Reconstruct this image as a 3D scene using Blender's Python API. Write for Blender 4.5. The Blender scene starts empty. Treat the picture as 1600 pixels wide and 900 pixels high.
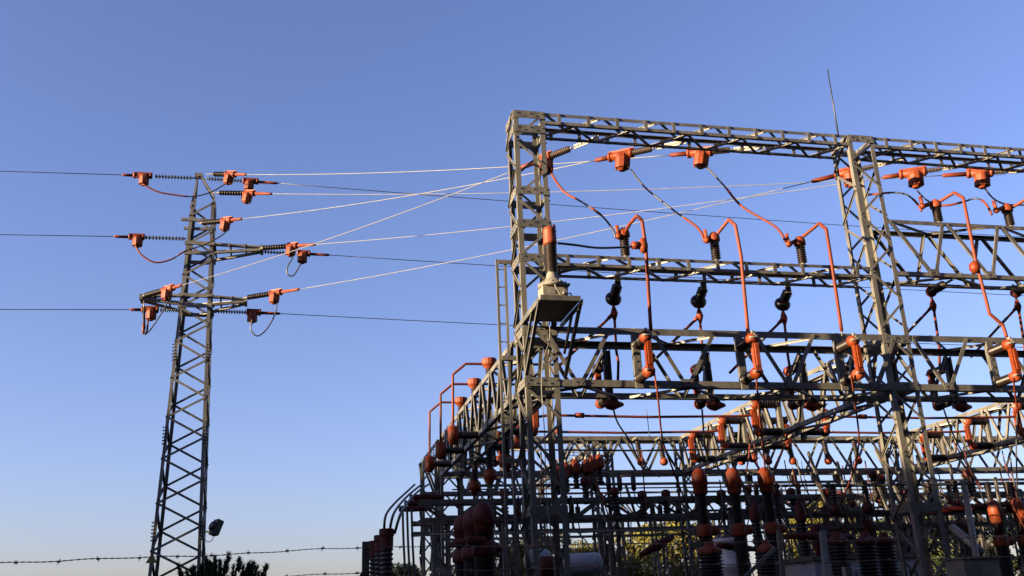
import bpy, math, random
from mathutils import Vector, Matrix
V = Vector
rng = random.Random(7)

# ------------------------------------------------------------------ camera, sky, sun, exposure
sc = bpy.context.scene
C = sc.collection
FPX = 1491.75
PITCH, ROLL, YAW = math.radians(19.223), math.radians(-2.421), math.radians(12.967)
EYE = V((0, 0, 1.6))
fwd = V((math.sin(YAW)*math.cos(PITCH), math.cos(YAW)*math.cos(PITCH), math.sin(PITCH)))
rt = V((math.cos(YAW), -math.sin(YAW), 0)); up = rt.cross(fwd)
RIGHT = rt*math.cos(ROLL) + up*math.sin(ROLL)
UP = -rt*math.sin(ROLL) + up*math.cos(ROLL)
cam = bpy.data.cameras.new('camera'); cam_o = bpy.data.objects.new('camera', cam); C.objects.link(cam_o)
cam_o.matrix_world = Matrix(((RIGHT.x, UP.x, -fwd.x, EYE.x), (RIGHT.y, UP.y, -fwd.y, EYE.y), (RIGHT.z, UP.z, -fwd.z, EYE.z), (0, 0, 0, 1)))
cam.sensor_width = 36; cam.lens = 36*FPX/1600; cam.clip_start = .05; cam.clip_end = 6000
sc.camera = cam_o

SUN_EL = math.radians(8.5)
SUN_DIR = V((-.98, -.185, 0)).normalized()*math.cos(SUN_EL) + V((0, 0, math.sin(SUN_EL)))   # towards the sun
world = bpy.data.worlds.new('World'); sc.world = world; world.use_nodes = True
wn = world.node_tree.nodes; wl = world.node_tree.links
sky = wn.new('ShaderNodeTexSky'); sky.sky_type = 'NISHITA'; sky.sun_disc = False
sky.sun_elevation = SUN_EL
sky.sun_rotation = math.atan2(SUN_DIR.x, SUN_DIR.y)
sky.altitude = 100; sky.air_density = 1.0; sky.dust_density = 1.6; sky.ozone_density = 2.2
bg = wn['Background']; bg.inputs['Strength'].default_value = .05
tint = wn.new('ShaderNodeMix'); tint.data_type = 'RGBA'; tint.blend_type = 'MULTIPLY'; tint.inputs['Factor'].default_value = 1
tint.inputs['B'].default_value = (.84, .735, 1.0, 1)          # white balance of the sky light
wl.new(sky.outputs['Color'], tint.inputs['A']); wl.new(tint.outputs['Result'], bg.inputs['Color'])
sun = bpy.data.lights.new('sun', 'SUN'); sun.energy = 5.0; sun.angle = math.radians(.53); sun.color = (1, .77, .48)
sun_o = bpy.data.objects.new('sun', sun); C.objects.link(sun_o)
sun_o.rotation_euler = SUN_DIR.to_track_quat('Z', 'Y').to_euler()
sc.view_settings.view_transform = 'Standard'; sc.view_settings.look = 'None'
sc.view_settings.exposure = 2.78; sc.view_settings.gamma = 1

# ------------------------------------------------------------------ helpers
def at(px, py, X=None, Y=None, Z=None):
    """the point of the place seen at a photo position, on a plane of known X, Y or Z"""
    d = RIGHT*((px-800)/FPX) + UP*((450-py)/FPX) + fwd
    t = (X-EYE.x)/d.x if X is not None else (Y-EYE.y)/d.y if Y is not None else (Z-EYE.z)/d.z
    return EYE + d*t
def px_of(p):
    d = V(p)-EYE; z = d.dot(fwd)
    return 800+FPX*d.dot(RIGHT)/z

def nodes_mat(name, col, rough=.6, metal=0., var=.25, scale=6., dark=None, bump=0., spec=.5, streak=False):
    m = bpy.data.materials.new(name); m.use_nodes = True
    n = m.node_tree.nodes; l = m.node_tree.links; b = n['Principled BSDF']
    tc = n.new('ShaderNodeTexCoord'); mp = n.new('ShaderNodeMapping'); l.new(tc.outputs['Object'], mp.inputs['Vector'])
    if streak: mp.inputs['Scale'].default_value = (1, 1, .25)
    nz = n.new('ShaderNodeTexNoise'); nz.inputs['Scale'].default_value = scale; nz.inputs['Detail'].default_value = 6; nz.inputs['Roughness'].default_value = .65
    l.new(mp.outputs['Vector'], nz.inputs['Vector'])
    rp = n.new('ShaderNodeValToRGB'); rp.color_ramp.elements[0].position = .3; rp.color_ramp.elements[1].position = .72
    lo = dark or tuple(c*(1-var) for c in col); hi = tuple(min(1, c*(1+var)) for c in col)
    rp.color_ramp.elements[0].color = (*lo, 1); rp.color_ramp.elements[1].color = (*hi, 1)
    l.new(nz.outputs['Fac'], rp.inputs['Fac']); oi = n.new('ShaderNodeObjectInfo'); vr = n.new('ShaderNodeMapRange'); vr.inputs['To Min'].default_value = .80; vr.inputs['To Max'].default_value = 1.18   # each piece aged a little differently
    hs = n.new('ShaderNodeHueSaturation'); sr = n.new('ShaderNodeMapRange'); sr.inputs['To Min'].default_value = 1.04; sr.inputs['To Max'].default_value = .95
    l.new(oi.outputs['Random'], vr.inputs['Value']); l.new(vr.outputs['Result'], hs.inputs['Value'])
    l.new(oi.outputs['Random'], sr.inputs['Value']); l.new(sr.outputs['Result'], hs.inputs['Saturation'])
    l.new(rp.outputs['Color'], hs.inputs['Color']); l.new(hs.outputs['Color'], b.inputs['Base Color'])
    b.inputs['Metallic'].default_value = metal; b.inputs['Specular IOR Level'].default_value = spec
    mr = n.new('ShaderNodeMapRange'); mr.inputs['To Min'].default_value = rough*.8; mr.inputs['To Max'].default_value = min(1, rough*1.2)
    l.new(nz.outputs['Fac'], mr.inputs['Value']); l.new(mr.outputs['Result'], b.inputs['Roughness'])
    if bump:
        bp = n.new('ShaderNodeBump'); bp.inputs['Strength'].default_value = bump; bp.inputs['Distance'].default_value = .01
        l.new(nz.outputs['Fac'], bp.inputs['Height']); l.new(bp.outputs['Normal'], b.inputs['Normal'])
    return m
M = dict(
    steel=nodes_mat('galvanised_steel', (.066, .062, .052), .5, .05, .45, 5, bump=.1, streak=True),
    steel_b=nodes_mat('bright_galvanised_steel', (.12, .11, .095), .45, .15, .2, 8),
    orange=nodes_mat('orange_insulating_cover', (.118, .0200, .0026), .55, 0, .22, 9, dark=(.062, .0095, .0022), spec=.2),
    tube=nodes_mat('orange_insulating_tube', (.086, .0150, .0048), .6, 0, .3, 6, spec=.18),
    maroon=nodes_mat('dark_red_cover_shade_toned', (.042, .0052, .0035), .6, 0, .35, 6, spec=.18),  # red deepened for low shaded covers, so shade is put into the colour
    porc=nodes_mat('brown_glazed_porcelain', (.008, .005, .004), .38, 0, .3, 8, spec=.25),
    porc_sunlit=nodes_mat('brown_sheds_sunlit_tone', (.040, .027, .020), .35, 0, .3, 8, spec=.4),  # sunlit version of the brown porcelain, light put into its colour
    black=nodes_mat('black_cable_sheath', (.009, .009, .010), .5, 0, .2, 10),
    glass=nodes_mat('dark_glass_disc', (.035, .045, .05), .15, 0, .2, 10, spec=.7),
    alum=nodes_mat('aluminium_conductor', (.085, .085, .084), .55, .1, .4, 3),
    grey=nodes_mat('grey_paint', (.19, .205, .23), .45, 0, .12, 3, bump=.03),
    pale=nodes_mat('pale_blue_grey_paint', (.42, .46, .54), .5, 0, .12, 3, bump=.03),
    cast=nodes_mat('weathered_cast_resin', (.125, .115, .092), .6, 0, .22, 9, bump=.1),
    rust=nodes_mat('rusty_steel', (.16, .10, .07), .8, .1, .4, 7, bump=.2),
    sheet=nodes_mat('dark_weathered_plate', (.10, .095, .085), .7, .2, .3, 4),
    yellow=nodes_mat('yellow_enamel', (.16, .11, .025), .5, 0, .15, 10),
    lens=nodes_mat('lamp_glass', (.25, .25, .24), .1, 0, .1, 10),
    bark=nodes_mat('pine_bark', (.10, .065, .042), .9, 0, .4, 9, bump=.5),
    conc=nodes_mat('concrete', (.33, .31, .28), .85, 0, .2, 5, bump=.2),
)
def leaf_mat(name, a, b):
    m = bpy.data.materials.new(name); m.use_nodes = True
    n = m.node_tree.nodes; l = m.node_tree.links; p = n['Principled BSDF']
    oi = n.new('ShaderNodeNewGeometry'); rp = n.new('ShaderNodeValToRGB')
    rp.color_ramp.elements[0].color = (*a, 1); rp.color_ramp.elements[1].color = (*b, 1)
    l.new(oi.outputs['Random Per Island'], rp.inputs['Fac']); l.new(rp.outputs['Color'], p.inputs['Base Color'])
    p.inputs['Roughness'].default_value = .6; p.inputs['Specular IOR Level'].default_value = .25
    return m
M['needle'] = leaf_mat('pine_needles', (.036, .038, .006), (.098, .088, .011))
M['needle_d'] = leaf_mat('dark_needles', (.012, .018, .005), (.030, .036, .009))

class MB:
    """collects solid pieces and links them as one mesh object"""
    def __init__(s): s.v = []; s.f = []; s.sm = []
    def add(s, vs, fs, smooth=False):
        o = len(s.v); s.v += [tuple(v) for v in vs]; s.f += [tuple(i+o for i in f) for f in fs]; s.sm += [smooth]*len(fs); return s
    def bar(s, a, b, w, h, upv=None):
        """box member from a to b, w across and h along upv"""
        a, b = V(a), V(b); d = (b-a)
        if d.length < 1e-6: return s
        d.normalize(); u = V(upv) if upv is not None else V((0, 0, 1))
        u = u-d*u.dot(d)
        if u.length < 1e-3: u = V((0, 1, 0))-d*d.y
        if u.length < 1e-3: u = V((1, 0, 0))
        u.normalize(); r = d.cross(u)
        q = [r*(x*w/2)+u*(y*h/2) for x, y in ((-1, -1), (1, -1), (1, 1), (-1, 1))]
        s.add([a+c for c in q]+[b+c for c in q], [(3, 2, 1, 0), (4, 5, 6, 7), (0, 1, 5, 4), (1, 2, 6, 5), (2, 3, 7, 6), (3, 0, 4, 7)]); return s
    def angle(s, a, b, w, t, da, db):
        """rolled L section: heel on the line a-b, one flange towards da, the other towards db"""
        a, b, da, db = V(a), V(b), V(da), V(db); d = (b-a).normalized()
        da = (da-d*da.dot(d)).normalized(); db = (db-d*db.dot(d)-da*db.dot(da)).normalized()
        prof = [(0, 0), (w, 0), (w, t), (t, t), (t, w), (0, w)]
        n = 6; vs = [a+da*x+db*y for x, y in prof]+[b+da*x+db*y for x, y in prof]
        fs = [(i, (i+1) % n, n+(i+1) % n, n+i) for i in range(n)]+[(0, 3, 2, 1), (0, 5, 4, 3), (6, 7, 8, 9), (6, 9, 10, 11)]
        s.add(vs, fs); return s
    def lathe(s, a, b, prof, n=14, smooth=True):
        """profile of (distance along a-b in metres, radius)"""
        a, b = V(a), V(b); d = (b-a).normalized()
        u = d.orthogonal().normalized(); r = d.cross(u)
        vs = []
        for z, rad in prof:
            for k in range(n):
                t = 2*math.pi*k/n; vs.append(a+d*z+(u*math.cos(t)+r*math.sin(t))*max(rad, .0005))
        m = len(prof); fs = [(i*n+k, i*n+(k+1) % n, (i+1)*n+(k+1) % n, (i+1)*n+k) for i in range(m-1) for k in range(n)]
        fs += [tuple(range(n-1, -1, -1)), tuple(range((m-1)*n, m*n))]
        s.add(vs, fs, smooth); return s
    def tube(s, pts, r, n=8):
        pts = [V(p) for p in pts]; vs = []; m = len(pts); u = None
        for i, p in enumerate(pts):
            d = (pts[min(i+1, m-1)]-pts[max(i-1, 0)]).normalized()
            if u is None: u = d.orthogonal().normalized()
            u = (u-d*u.dot(d))
            u = u.normalized() if u.length > 1e-4 else d.orthogonal().normalized()
            q = d.cross(u); rr = r[i] if isinstance(r, (list, tuple)) else r
            vs += [p+(u*math.cos(2*math.pi*k/n)+q*math.sin(2*math.pi*k/n))*rr for k in range(n)]
        fs = [(i*n+k, i*n+(k+1) % n, (i+1)*n+(k+1) % n, (i+1)*n+k) for i in range(m-1) for k in range(n)]
        fs += [tuple(range(n-1, -1, -1)), tuple(range((m-1)*n, m*n))]
        s.add(vs, fs, True); return s
    def box(s, c, dx, dy, dz):
        c = V(c); return s.bar(c-V((0, 0, dz/2)), c+V((0, 0, dz/2)), dx, dy, (0, 1, 0))
    def bolt(s, p, d, r=.016, h=.014):
        p, d = V(p), V(d).normalized(); return s.lathe(p, p+d, [(0, r), (h, r)], 6, False)
    def build(s, name, mat, parent=None, label=None):
        org = parent['_o'] if parent is not None and '_o' in parent else (0, 0, 0)
        org = V(org); me = bpy.data.meshes.new(name)
        me.from_pydata([tuple(V(v)-org) for v in s.v], [], s.f)
        me.polygons.foreach_set('use_smooth', s.sm); me.materials.append(M[mat] if isinstance(mat, str) else mat); me.update()
        o = bpy.data.objects.new(name, me); C.objects.link(o)
        if parent is not None: o.parent = parent; o['_o'] = tuple(org)
        if label: o['label'] = label
        return o
def tag(o, label, cat, group=None):
    o['label'] = label; o['category'] = cat
    if group: o['group'] = group
    return o
def thing(name, label, cat, loc, group=None):
    o = bpy.data.objects.new(name, None); C.objects.link(o); o.location = loc; o.empty_display_size = .2; o['_o'] = tuple(loc)
    return tag(o, label, cat, group)
def copy_tree(o, parent=None):
    c = o.copy(); C.objects.link(c)
    if parent is not None: c.parent = parent
    for ch in o.children: copy_tree(ch, c)
    return c
def dup(o, move, label):
    c = copy_tree(o); c.location = V(o.location)+V(move); c['label'] = label
    k = .035 if o['category'] == 'insulator' else .012
    c.rotation_euler = (rng.uniform(-k, k), rng.uniform(-k, k), rng.uniform(-k, k)); return c
def struct(o): o['kind'] = 'structure'; return o
def smooth_path(pts, n=8):
    pts = [V(p) for p in pts]; P = [pts[0]]+pts+[pts[-1]]; out = []
    for i in range(1, len(P)-2):
        a, b, c, d = P[i-1:i+3]
        for k in range(n):
            t = k/n
            out.append(.5*((2*b)+(c-a)*t+(2*a-5*b+4*c-d)*t*t+(3*b-a-3*c+d)*t**3))
    out.append(pts[-1]); return out
def sheds(L, r, core, n, cap=.0, taper=1.):
    """profile of a ribbed insulator of length L with n sheds"""
    prof = [(0, core*1.05)]; p = L/n
    for i in range(n):
        z = i*p; k = 1-(1-taper)*i/n
        prof += [(z+p*.10, core*k), (z+p*.45, r*k), (z+p*.62, r*k), (z+p*.95, core*k)]
    prof.append((L, core*taper)); return prof
def cable(name, pts, r, label, cat='cable', group=None, mat='black', bands=()):
    """a hanging conductor; bands are (from, to) fractions covered by orange insulating sleeve"""
    P = smooth_path(pts); o = MB().tube(P, r).build(name, mat); tag(o, label, cat, group)
    N = len(P)-1
    for a, b in bands:
        i, j = int(a*N), max(int(a*N)+1, int(b*N)); MB().tube(P[i:j+1], r*1.28).build('insulating_sleeve', 'tube', o)
    return o
ORD = ['first', 'second', 'third', 'fourth', 'fifth', 'sixth', 'seventh', 'eighth', 'ninth', 'tenth']
X_, Y_, Z_ = V((1, 0, 0)), V((0, 1, 0)), V((0, 0, 1))

# ------------------------------------------------------------------ ground, the wooded ridge behind the camera and added sky-blocking trees
def ground_mat():
    m = bpy.data.materials.new('gravel_ground'); m.use_nodes = True; n = m.node_tree.nodes; l = m.node_tree.links; b = n['Principled BSDF']
    tc = n.new('ShaderNodeTexCoord'); a = n.new('ShaderNodeTexNoise'); a.inputs['Scale'].default_value = .25; a.inputs['Detail'].default_value = 8
    v = n.new('ShaderNodeTexVoronoi'); v.inputs['Scale'].default_value = 18
    l.new(tc.outputs['Object'], a.inputs['Vector']); l.new(tc.outputs['Object'], v.inputs['Vector'])
    rp = n.new('ShaderNodeValToRGB'); rp.color_ramp.elements[0].color = (.045, .042, .03, 1); rp.color_ramp.elements[1].color = (.10, .086, .062, 1)
    l.new(a.outputs['Fac'], rp.inputs['Fac']); l.new(rp.outputs['Color'], b.inputs['Base Color']); b.inputs['Roughness'].default_value = .95
    bp = n.new('ShaderNodeBump'); bp.inputs['Strength'].default_value = .5; bp.inputs['Distance'].default_value = .03
    l.new(v.outputs['Distance'], bp.inputs['Height']); l.new(bp.outputs['Normal'], b.inputs['Normal']); return m
M['ground'] = ground_mat()
g = MB(); g.add([(-1500, -400, 0), (1500, -400, 0), (1500, 3000, 0), (-1500, 3000, 0)], [(0, 1, 2, 3)])
struct(g.build('ground', 'ground'))
hb = MB(); NX, NY = 16, 44; hv = []
for j in range(NY+1):
    for i in range(NX+1):
        x = -52+36*i/NX; y = -70+140*j/NY
        prof = max(0, 1-((x+34)/16)**2)**1.2; end = min(1, (j/NY)*7, (1-j/NY)*7)
        hv.append((x, y, -.05+end*prof*(9.0+.5*math.sin(y*.21)+.35*math.sin(y*.53+1)+.25*math.sin(x*.7+y*.3))))
hb.add(hv, [(j*(NX+1)+i, j*(NX+1)+i+1, (j+1)*(NX+1)+i+1, (j+1)*(NX+1)+i) for j in range(NY) for i in range(NX)], True)
struct(hb.build('hill', 'ground'))

def tuft(mb, c, r, n, size, rg, flat=1., wide=.3):
    """n leaf blades spread through a clump of radius r"""
    for _ in range(n):
        while True:
            d = V((rg.uniform(-1, 1), rg.uniform(-1, 1), rg.uniform(-1, 1)))
            if d.length <= 1: break
        p = c+V((d.x*r, d.y*r, d.z*r*flat)); nrm = V((rg.gauss(0, 1), rg.gauss(0, 1), rg.gauss(0, 1))).normalized()
        u = nrm.orthogonal().normalized(); w = nrm.cross(u); k = size*rg.uniform(.6, 1.3)
        mb.add([p-u*k, p+w*k*wide, p+u*k, p-w*k*wide], [(0, 1, 2, 3)])
wood = MB(); wr = random.Random(3)
for k in range(420):
    y = wr.uniform(-64, 64); x = wr.uniform(-38, -31); top = 10.35+1.75/(1+math.exp(-(y-11.5)*.9))+.35*math.sin(y*.33)+.25*math.sin(y*.9)+wr.uniform(-.4, .2)
    for q in range(3): tuft(wood, V((x+wr.uniform(-.8, .8), y+wr.uniform(-.8, .8), top-.55-q*1.0)), .8+.15*q, 60, .36, wr, .8, .55)
for k in range(190):  # unseen trees added behind the camera to block sky light and deepen shade
    x = wr.uniform(-16, 44); y = wr.uniform(-13, -8)
    for q in range(5): tuft(wood, V((x+wr.uniform(-1, 1), y, 15.5-wr.uniform(0, 1.5)-q*2.9)), 1.8, 34, .6, wr, .9, .55)
wo = wood.build('ridge_wood_and_sky_screen', 'needle_d'); wo['kind'] = 'stuff'; wo['label'] = 'dark belt of scrub pines along the ridge, plus added unseen sky-blocking pines'

# ------------------------------------------------------------------ steelwork
def box_column(parent, x0, x1, y0, y1, z0, z1, a=.095, t=.012, panel=.62, name='column', horiz=()):
    """four-legged lattice column: legs, lacing per face, horizontal plates"""
    col = MB().box(((x0+x1)/2, (y0+y1)/2, z0+.02), x1-x0+.25, y1-y0+.25, .04).build(name, 'steel', parent)
    for (x, sx) in ((x0, 1), (x1, -1)):
        for (y, sy) in ((y0, 1), (y1, -1)):
            MB().angle((x, y, z0), (x, y, z1), a, t, X_*sx, Y_*sy).build('leg', 'steel', col)
    n = max(2, round((z1-z0)/panel)); h = (z1-z0)/n
    faces = [((x0+.02, y0-.008), (x1-.02, y0-.008), 0), ((x0+.02, y1+.008), (x1-.02, y1+.008), 1), ((x0-.008, y0+.02), (x0-.008, y1-.02), 1), ((x1+.008, y0+.02), (x1+.008, y1-.02), 0)]
    for (p, q, ph) in faces:
        m = MB(); nrm = V((q[1]-p[1], p[0]-q[0], 0)).normalized()
        for i in range(n):
            A, B = (p, q) if (i+ph) % 2 else (q, p)
            a0 = V((A[0], A[1], z0+h*i+.04)); b0 = V((B[0], B[1], z0+h*(i+1)-.04))
            m.bar(a0, b0, .048, .008, nrm); m.bar(a0+nrm*-.02, b0+nrm*-.02, .008, .04, nrm)
            m.bolt(a0+nrm*.004, nrm, .014); m.bolt(b0+nrm*.004, nrm, .014); m.bolt(a0-nrm*.004, -nrm, .014)
        m.build('lacing', 'steel', col)
    for z in horiz:
        m = MB()
        for yy, s in ((y0-.014, -1), (y1+.014, 1)):
            m.bar((x0, yy, z), (x1, yy, z), .012, .16)
            for k in range(5): m.bolt((x0+.06+k*(x1-x0-.12)/4, yy+.006*s, z+.03*(-1)**k), (0, s, 0), .014)
        for xx, s in ((x0-.014, -1), (x1+.014, 1)):
            m.bar((xx, y0, z), (xx, y1, z), .012, .16)
            for k in range(4): m.bolt((xx+.006*s, y0+.08+k*(y1-y0-.16)/3, z), (s, 0, 0), .014)
        m.build('tie_plate', 'steel', col)
    return col
def bx_beam(parent, x0, x1, y0, y1, zb, zt, a=.075, pitch=.62, name='beam', axis='x', deep=False, cho=None, rungs=False, asym=.5, nodes=None):
    """lattice box beam along x (or y): four chords, web on the two sides, lacing below and above"""
    def P(l, s, z): return V((l, s, z)) if axis == 'x' else V((s, l, z))
    S = Y_ if axis == 'x' else X_
    cho = cho or a
    beam = MB().angle(P(x0, y0, zt), P(x1, y0, zt), cho, .011, -Z_, S).build(name, 'steel', parent)
    for (ya, za, dz, ds) in ((y1, zt, -Z_, -S), (y0, zb, Z_, S), (y1, zb, Z_, -S)):
        MB().angle(P(x0, ya, za), P(x1, ya, za), cho, .011, dz, ds).build('chord', 'steel', beam)
    L = x1-x0; n = max(2, round(L/pitch)); p = L/n
    for (y, s) in ((y0, -1), (y1, 1)):
        yo = y+s*.008
        for xa, xb in (list(zip(nodes[:-1], nodes[1:])) if nodes else [(x0+p*i, x0+p*(i+1)) for i in range(n)]):
            q = xb-xa; m = MB()
            if deep:
                l, c, r = xa+.06, xa+q*asym, xb-.06
                if nodes and q > 1.5: l, c, r = (xa+.34, xa+.93, xb-.50) if s < 0 else (xa+.62, xa+1.22, xb-.22)
                for A, B in ((P(l, yo, zt-.05), P(c-.04, yo, zb+.05)), (P(c+.04, yo, zb+.05), P(r, yo, zt-.05))):
                    m.bar(A, B, .075, .009, S); m.bar(A-S*s*.035, B-S*s*.035, .009, .065, S)
                    m.bolt(A+S*s*.004, S*s, .015); m.bolt(B+S*s*.004, S*s, .015)
                m.bar(P(c-.11, yo+s*.010, zb+.085), P(c+.11, yo+s*.010, zb+.085), .008, .14)
                for e in (-.07, .07): m.bolt(P(c+e, yo+s*.0145, zb+.085), S*s, .013)
                m.build('web_brace', 'steel', beam)
            else:
                c = xa+q*.5; m.bar(P(c, yo, zb), P(c, yo, zt), .010, .075, P(1, 0, 0)-P(0, 0, 0))
                m.bolt(P(c, yo+s*.004, zb+.03), S*s, .012); m.bolt(P(c, yo+s*.004, zt-.03), S*s, .012)
                m.build('batten', 'steel', beam)
    for z, ph, off in ((zb, 0, -.008), (zt, 1, .008)):
        m = MB()
        for i in range(n):
            xa, xb = x0+p*i, x0+p*(i+1)
            if rungs:
                MB().bar(P(xa, y0, z+off), P(xa, y1, z+off), .05, .010).build('rung', 'steel', beam); continue
            ya, yb = (y0+.03, y1-.03) if (i+ph) % 2 else (y1-.03, y0+.03); o2 = .022 if off < 0 else -.022
            m.bar(P(xa, ya, z+off), P(xb, yb, z+off), .055, .009); m.bar(P(xa, ya, z+off+o2), P(xb, yb, z+off+o2), .009, .05)
        if not rungs: m.build('lacing', 'steel', beam)
    return beam

GX = [(3.86, 4.48), (11.08, 11.68), (18.30, 18.90)]
YF, YB = 16.0, 16.65
fg = thing('steel_gantry', 'tall front lattice gantry of galvanised steel with two columns and three beams', 'gantry', (3.86, 16, 0))
for i, (xa, xb) in enumerate(GX):
    box_column(fg, xa, xb, YF, YB, 0, 11.0, horiz=(10.93, 10.62, 9.3, 8.62, 7.93, 6.52, 5.58, 3.35) if i == 0 else (10.93, 6.52, 5.58, 3.3))
for i in range(2):
    a, b = GX[i][1], GX[i+1][0]
    bx_beam(fg, a, b, YF, YB, 10.76, 11.0, name='top_beam', pitch=.60, cho=.065)
bx_beam(fg, GX[2][1], 22.5, YF, YB, 10.76, 11.0, name='top_beam', pitch=.60, cho=.065)
bx_beam(fg, GX[0][1], GX[1][0], YF, YB, 7.80, 8.03, name='middle_beam', pitch=.60, cho=.06)
bx_beam(fg, GX[1][1], GX[2][0], YF, YB, 7.88, 9.10, name='middle_beam', pitch=1.42, asym=.64, deep=True, cho=.085)
YB3 = 17.0
bx_beam(fg, 3.9, 22.5, YF-.012, YB3, 5.50, 6.61, name='main_beam', pitch=1.03, asym=.5, deep=True, cho=.125, nodes=[3.91, 5.97, 8.03, 10.08, 11.40, 13.45, 15.5, 17.55, 19.6, 21.65])

# platform with its brackets, carried by the near column
pl = MB().bar((4.23, 14.75, 6.72), (4.23, 15.97, 6.72), .68, .06).build('platform', 'sheet', fg)
m = MB()
m.bar((3.88, 14.735, 6.725), (4.58, 14.735, 6.725), .012, .09)
m.build('edge_plate', 'steel', pl)
m = MB()
for x in (3.87, 4.59):
    m.bar((x, 14.78, 6.67), (x, 15.97, 5.70), .055, .055, X_); m.bar((x, 15.3, 6.67), (x, 15.97, 6.1), .04, .04, X_)
    m.bar((x+(-.03 if x < 4.2 else .03), 14.75, 6.68), (x+(-.03 if x < 4.2 else .03), 16.5, 6.68), .012, .10, Z_)
m.build('bracket', 'steel', pl)

# vertical cable ladder beside the near column
cl = thing('cable_ladder', 'narrow vertical cable ladder fixed left of the near gantry column', 'cable ladder', (3.66, 16.75, 0))
for x in (3.58, 3.74): MB().bar((x, 16.75, .1), (x, 16.75, 8.16), .045, .05, Y_).build('rail', 'steel', cl)
m = MB()
for k in range(22): m.bar((3.58, 16.74, .4+k*.36), (3.74, 16.74, .4+k*.36), .02, .02)
m.build('rungs', 'steel_b', cl)
m = MB()
for z in (8.10, 6.2, 4.3): m.bar((3.60, 16.71, z), (3.95, 16.71, z), .03, .08)
m.build('standoff', 'steel', cl)

rod = MB().tube([at(1310, 212, Y=16.3), at(1293, 108, Y=16.3)], [.019, .012], 6).build('lightning_rod', 'black')
tag(rod, 'thin dark lightning rod standing on top of the front gantry', 'lightning rod')

# depth trusses running back from each column
side = ['left', 'middle', 'right']
DT = [(3.86, 4.48, 26.6), (11.06, 11.62, 26.6), (18.2, 18.78, 26.6)]
dlab = ['steel truss running back from the near left column, carrying three orange-capped posts', 'sunlit steel truss running back from the middle column', 'sunlit steel truss at right edge of the photo, running backwards']
for i, (xa, xb, ye) in enumerate(DT):
    t = thing('depth_truss', dlab[i], 'truss', (xa, 17, 0), 'trusses running back from the front gantry')
    bx_beam(t, YB3+.02, ye, xa, xb, 5.50, 6.61, axis='y', deep=True, pitch=1.05, cho=.10, name='truss_beam')
# rear gantry
rg_ = thing('steel_gantry', 'rear lattice gantry behind the front one, lower and half in shade', 'gantry', (3.86, 26.6, 0))
RX = [(3.86, 4.5), (8.35, 8.95), (11.06, 11.68), (18.2, 18.8)]
for xa, xb in RX: box_column(rg_, xa, xb, 26.65, 27.2, 0, 6.62, panel=.75, a=.085)
bx_beam(rg_, 3.9, 24, 26.62, 27.22, 5.50, 6.61, deep=True, pitch=1.3, cho=.12, name='rear_beam')
# left-hand end columns
le = thing('steel_gantry', 'shaded lattice end frame at the far left of the substation', 'gantry', (3.86, 30.9, 0))
for x in (3.86, 5.6): box_column(le, x, x+.55, 30.7, 31.25, 0, 6.62, panel=.7, a=.08)
bx_beam(le, 27.24, 30.7, 3.86, 4.48, 6.2, 6.61, axis='y', pitch=.42, rungs=True, cho=.09, name='end_beam')
bx_beam(le, 3.9, 7.6, 30.72, 31.2, 5.5, 6.61, deep=True, pitch=1.0, cho=.1, name='end_beam')
lt = thing('ladder_truss', 'rung-like lattice beam rising behind the rear gantry, seen from below', 'truss', (8.35, 27.3, 0))
bx_beam(lt, 27.25, 35, 8.35, 8.95, 6.15, 6.61, axis='y', pitch=.55, rungs=True, cho=.10, name='truss_beam')
box_column(lt, 8.35, 8.95, 35.02, 35.6, 0, 6.62, panel=.8, a=.08)

# lower equipment frames
lf = thing('equipment_frame', 'low lattice beam of dark steel crossing behind the front columns', 'frame', (2.6, 23.4, 0))
bx_beam(lf, 2.9, 23, 23.4, 23.9, 3.92, 4.46, pitch=1.6, deep=True, cho=.11, name='lower_beam')
for x in (3.2, 4.9, 7.6, 10.9, 14.6, 18.2): box_column(lf, x, x+.42, 23.45, 23.87, 0, 3.92, panel=.6, a=.07, name='post')
lf2 = thing('equipment_frame', 'lowest frame of shaded steel posts and rails behind the breakers', 'frame', (6, 29, 0))
bx_beam(lf2, 3.4, 27, 29.4, 29.9, 4.15, 4.55, pitch=.9, cho=.10, name='lower_beam')
for x in (6.2, 9.3, 12.6, 16.2, 20.2): box_column(lf2, x, x+.42, 29.44, 29.86, 0, 4.15, panel=.6, a=.07, name='post')

lf3 = thing('equipment_frame', 'farthest shaded lattice frame low behind the right bay', 'frame', (13, 35, 0))
bx_beam(lf3, 12, 33, 35, 35.5, 5.0, 5.75, pitch=1.1, deep=True, cho=.10, name='lower_beam')
for x in (13.2, 15.6, 18.2, 20.6, 23.4, 26.4): box_column(lf3, x, x+.45, 35.03, 35.47, 0, 5.0, panel=.6, a=.07, name='post')
lf4 = thing('equipment_frame', 'low shaded frame between the middle column and the right photo edge', 'frame', (12, 20.9, 0))
bx_beam(lf4, 12.0, 21, 20.9, 21.3, 3.35, 3.75, pitch=.8, cho=.08, name='lower_beam')
for x in (12.5, 14.1, 15.7, 17.4, 19.2): box_column(lf4, x, x+.34, 20.93, 21.27, 0, 3.35, panel=.5, a=.06, name='post')

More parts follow.
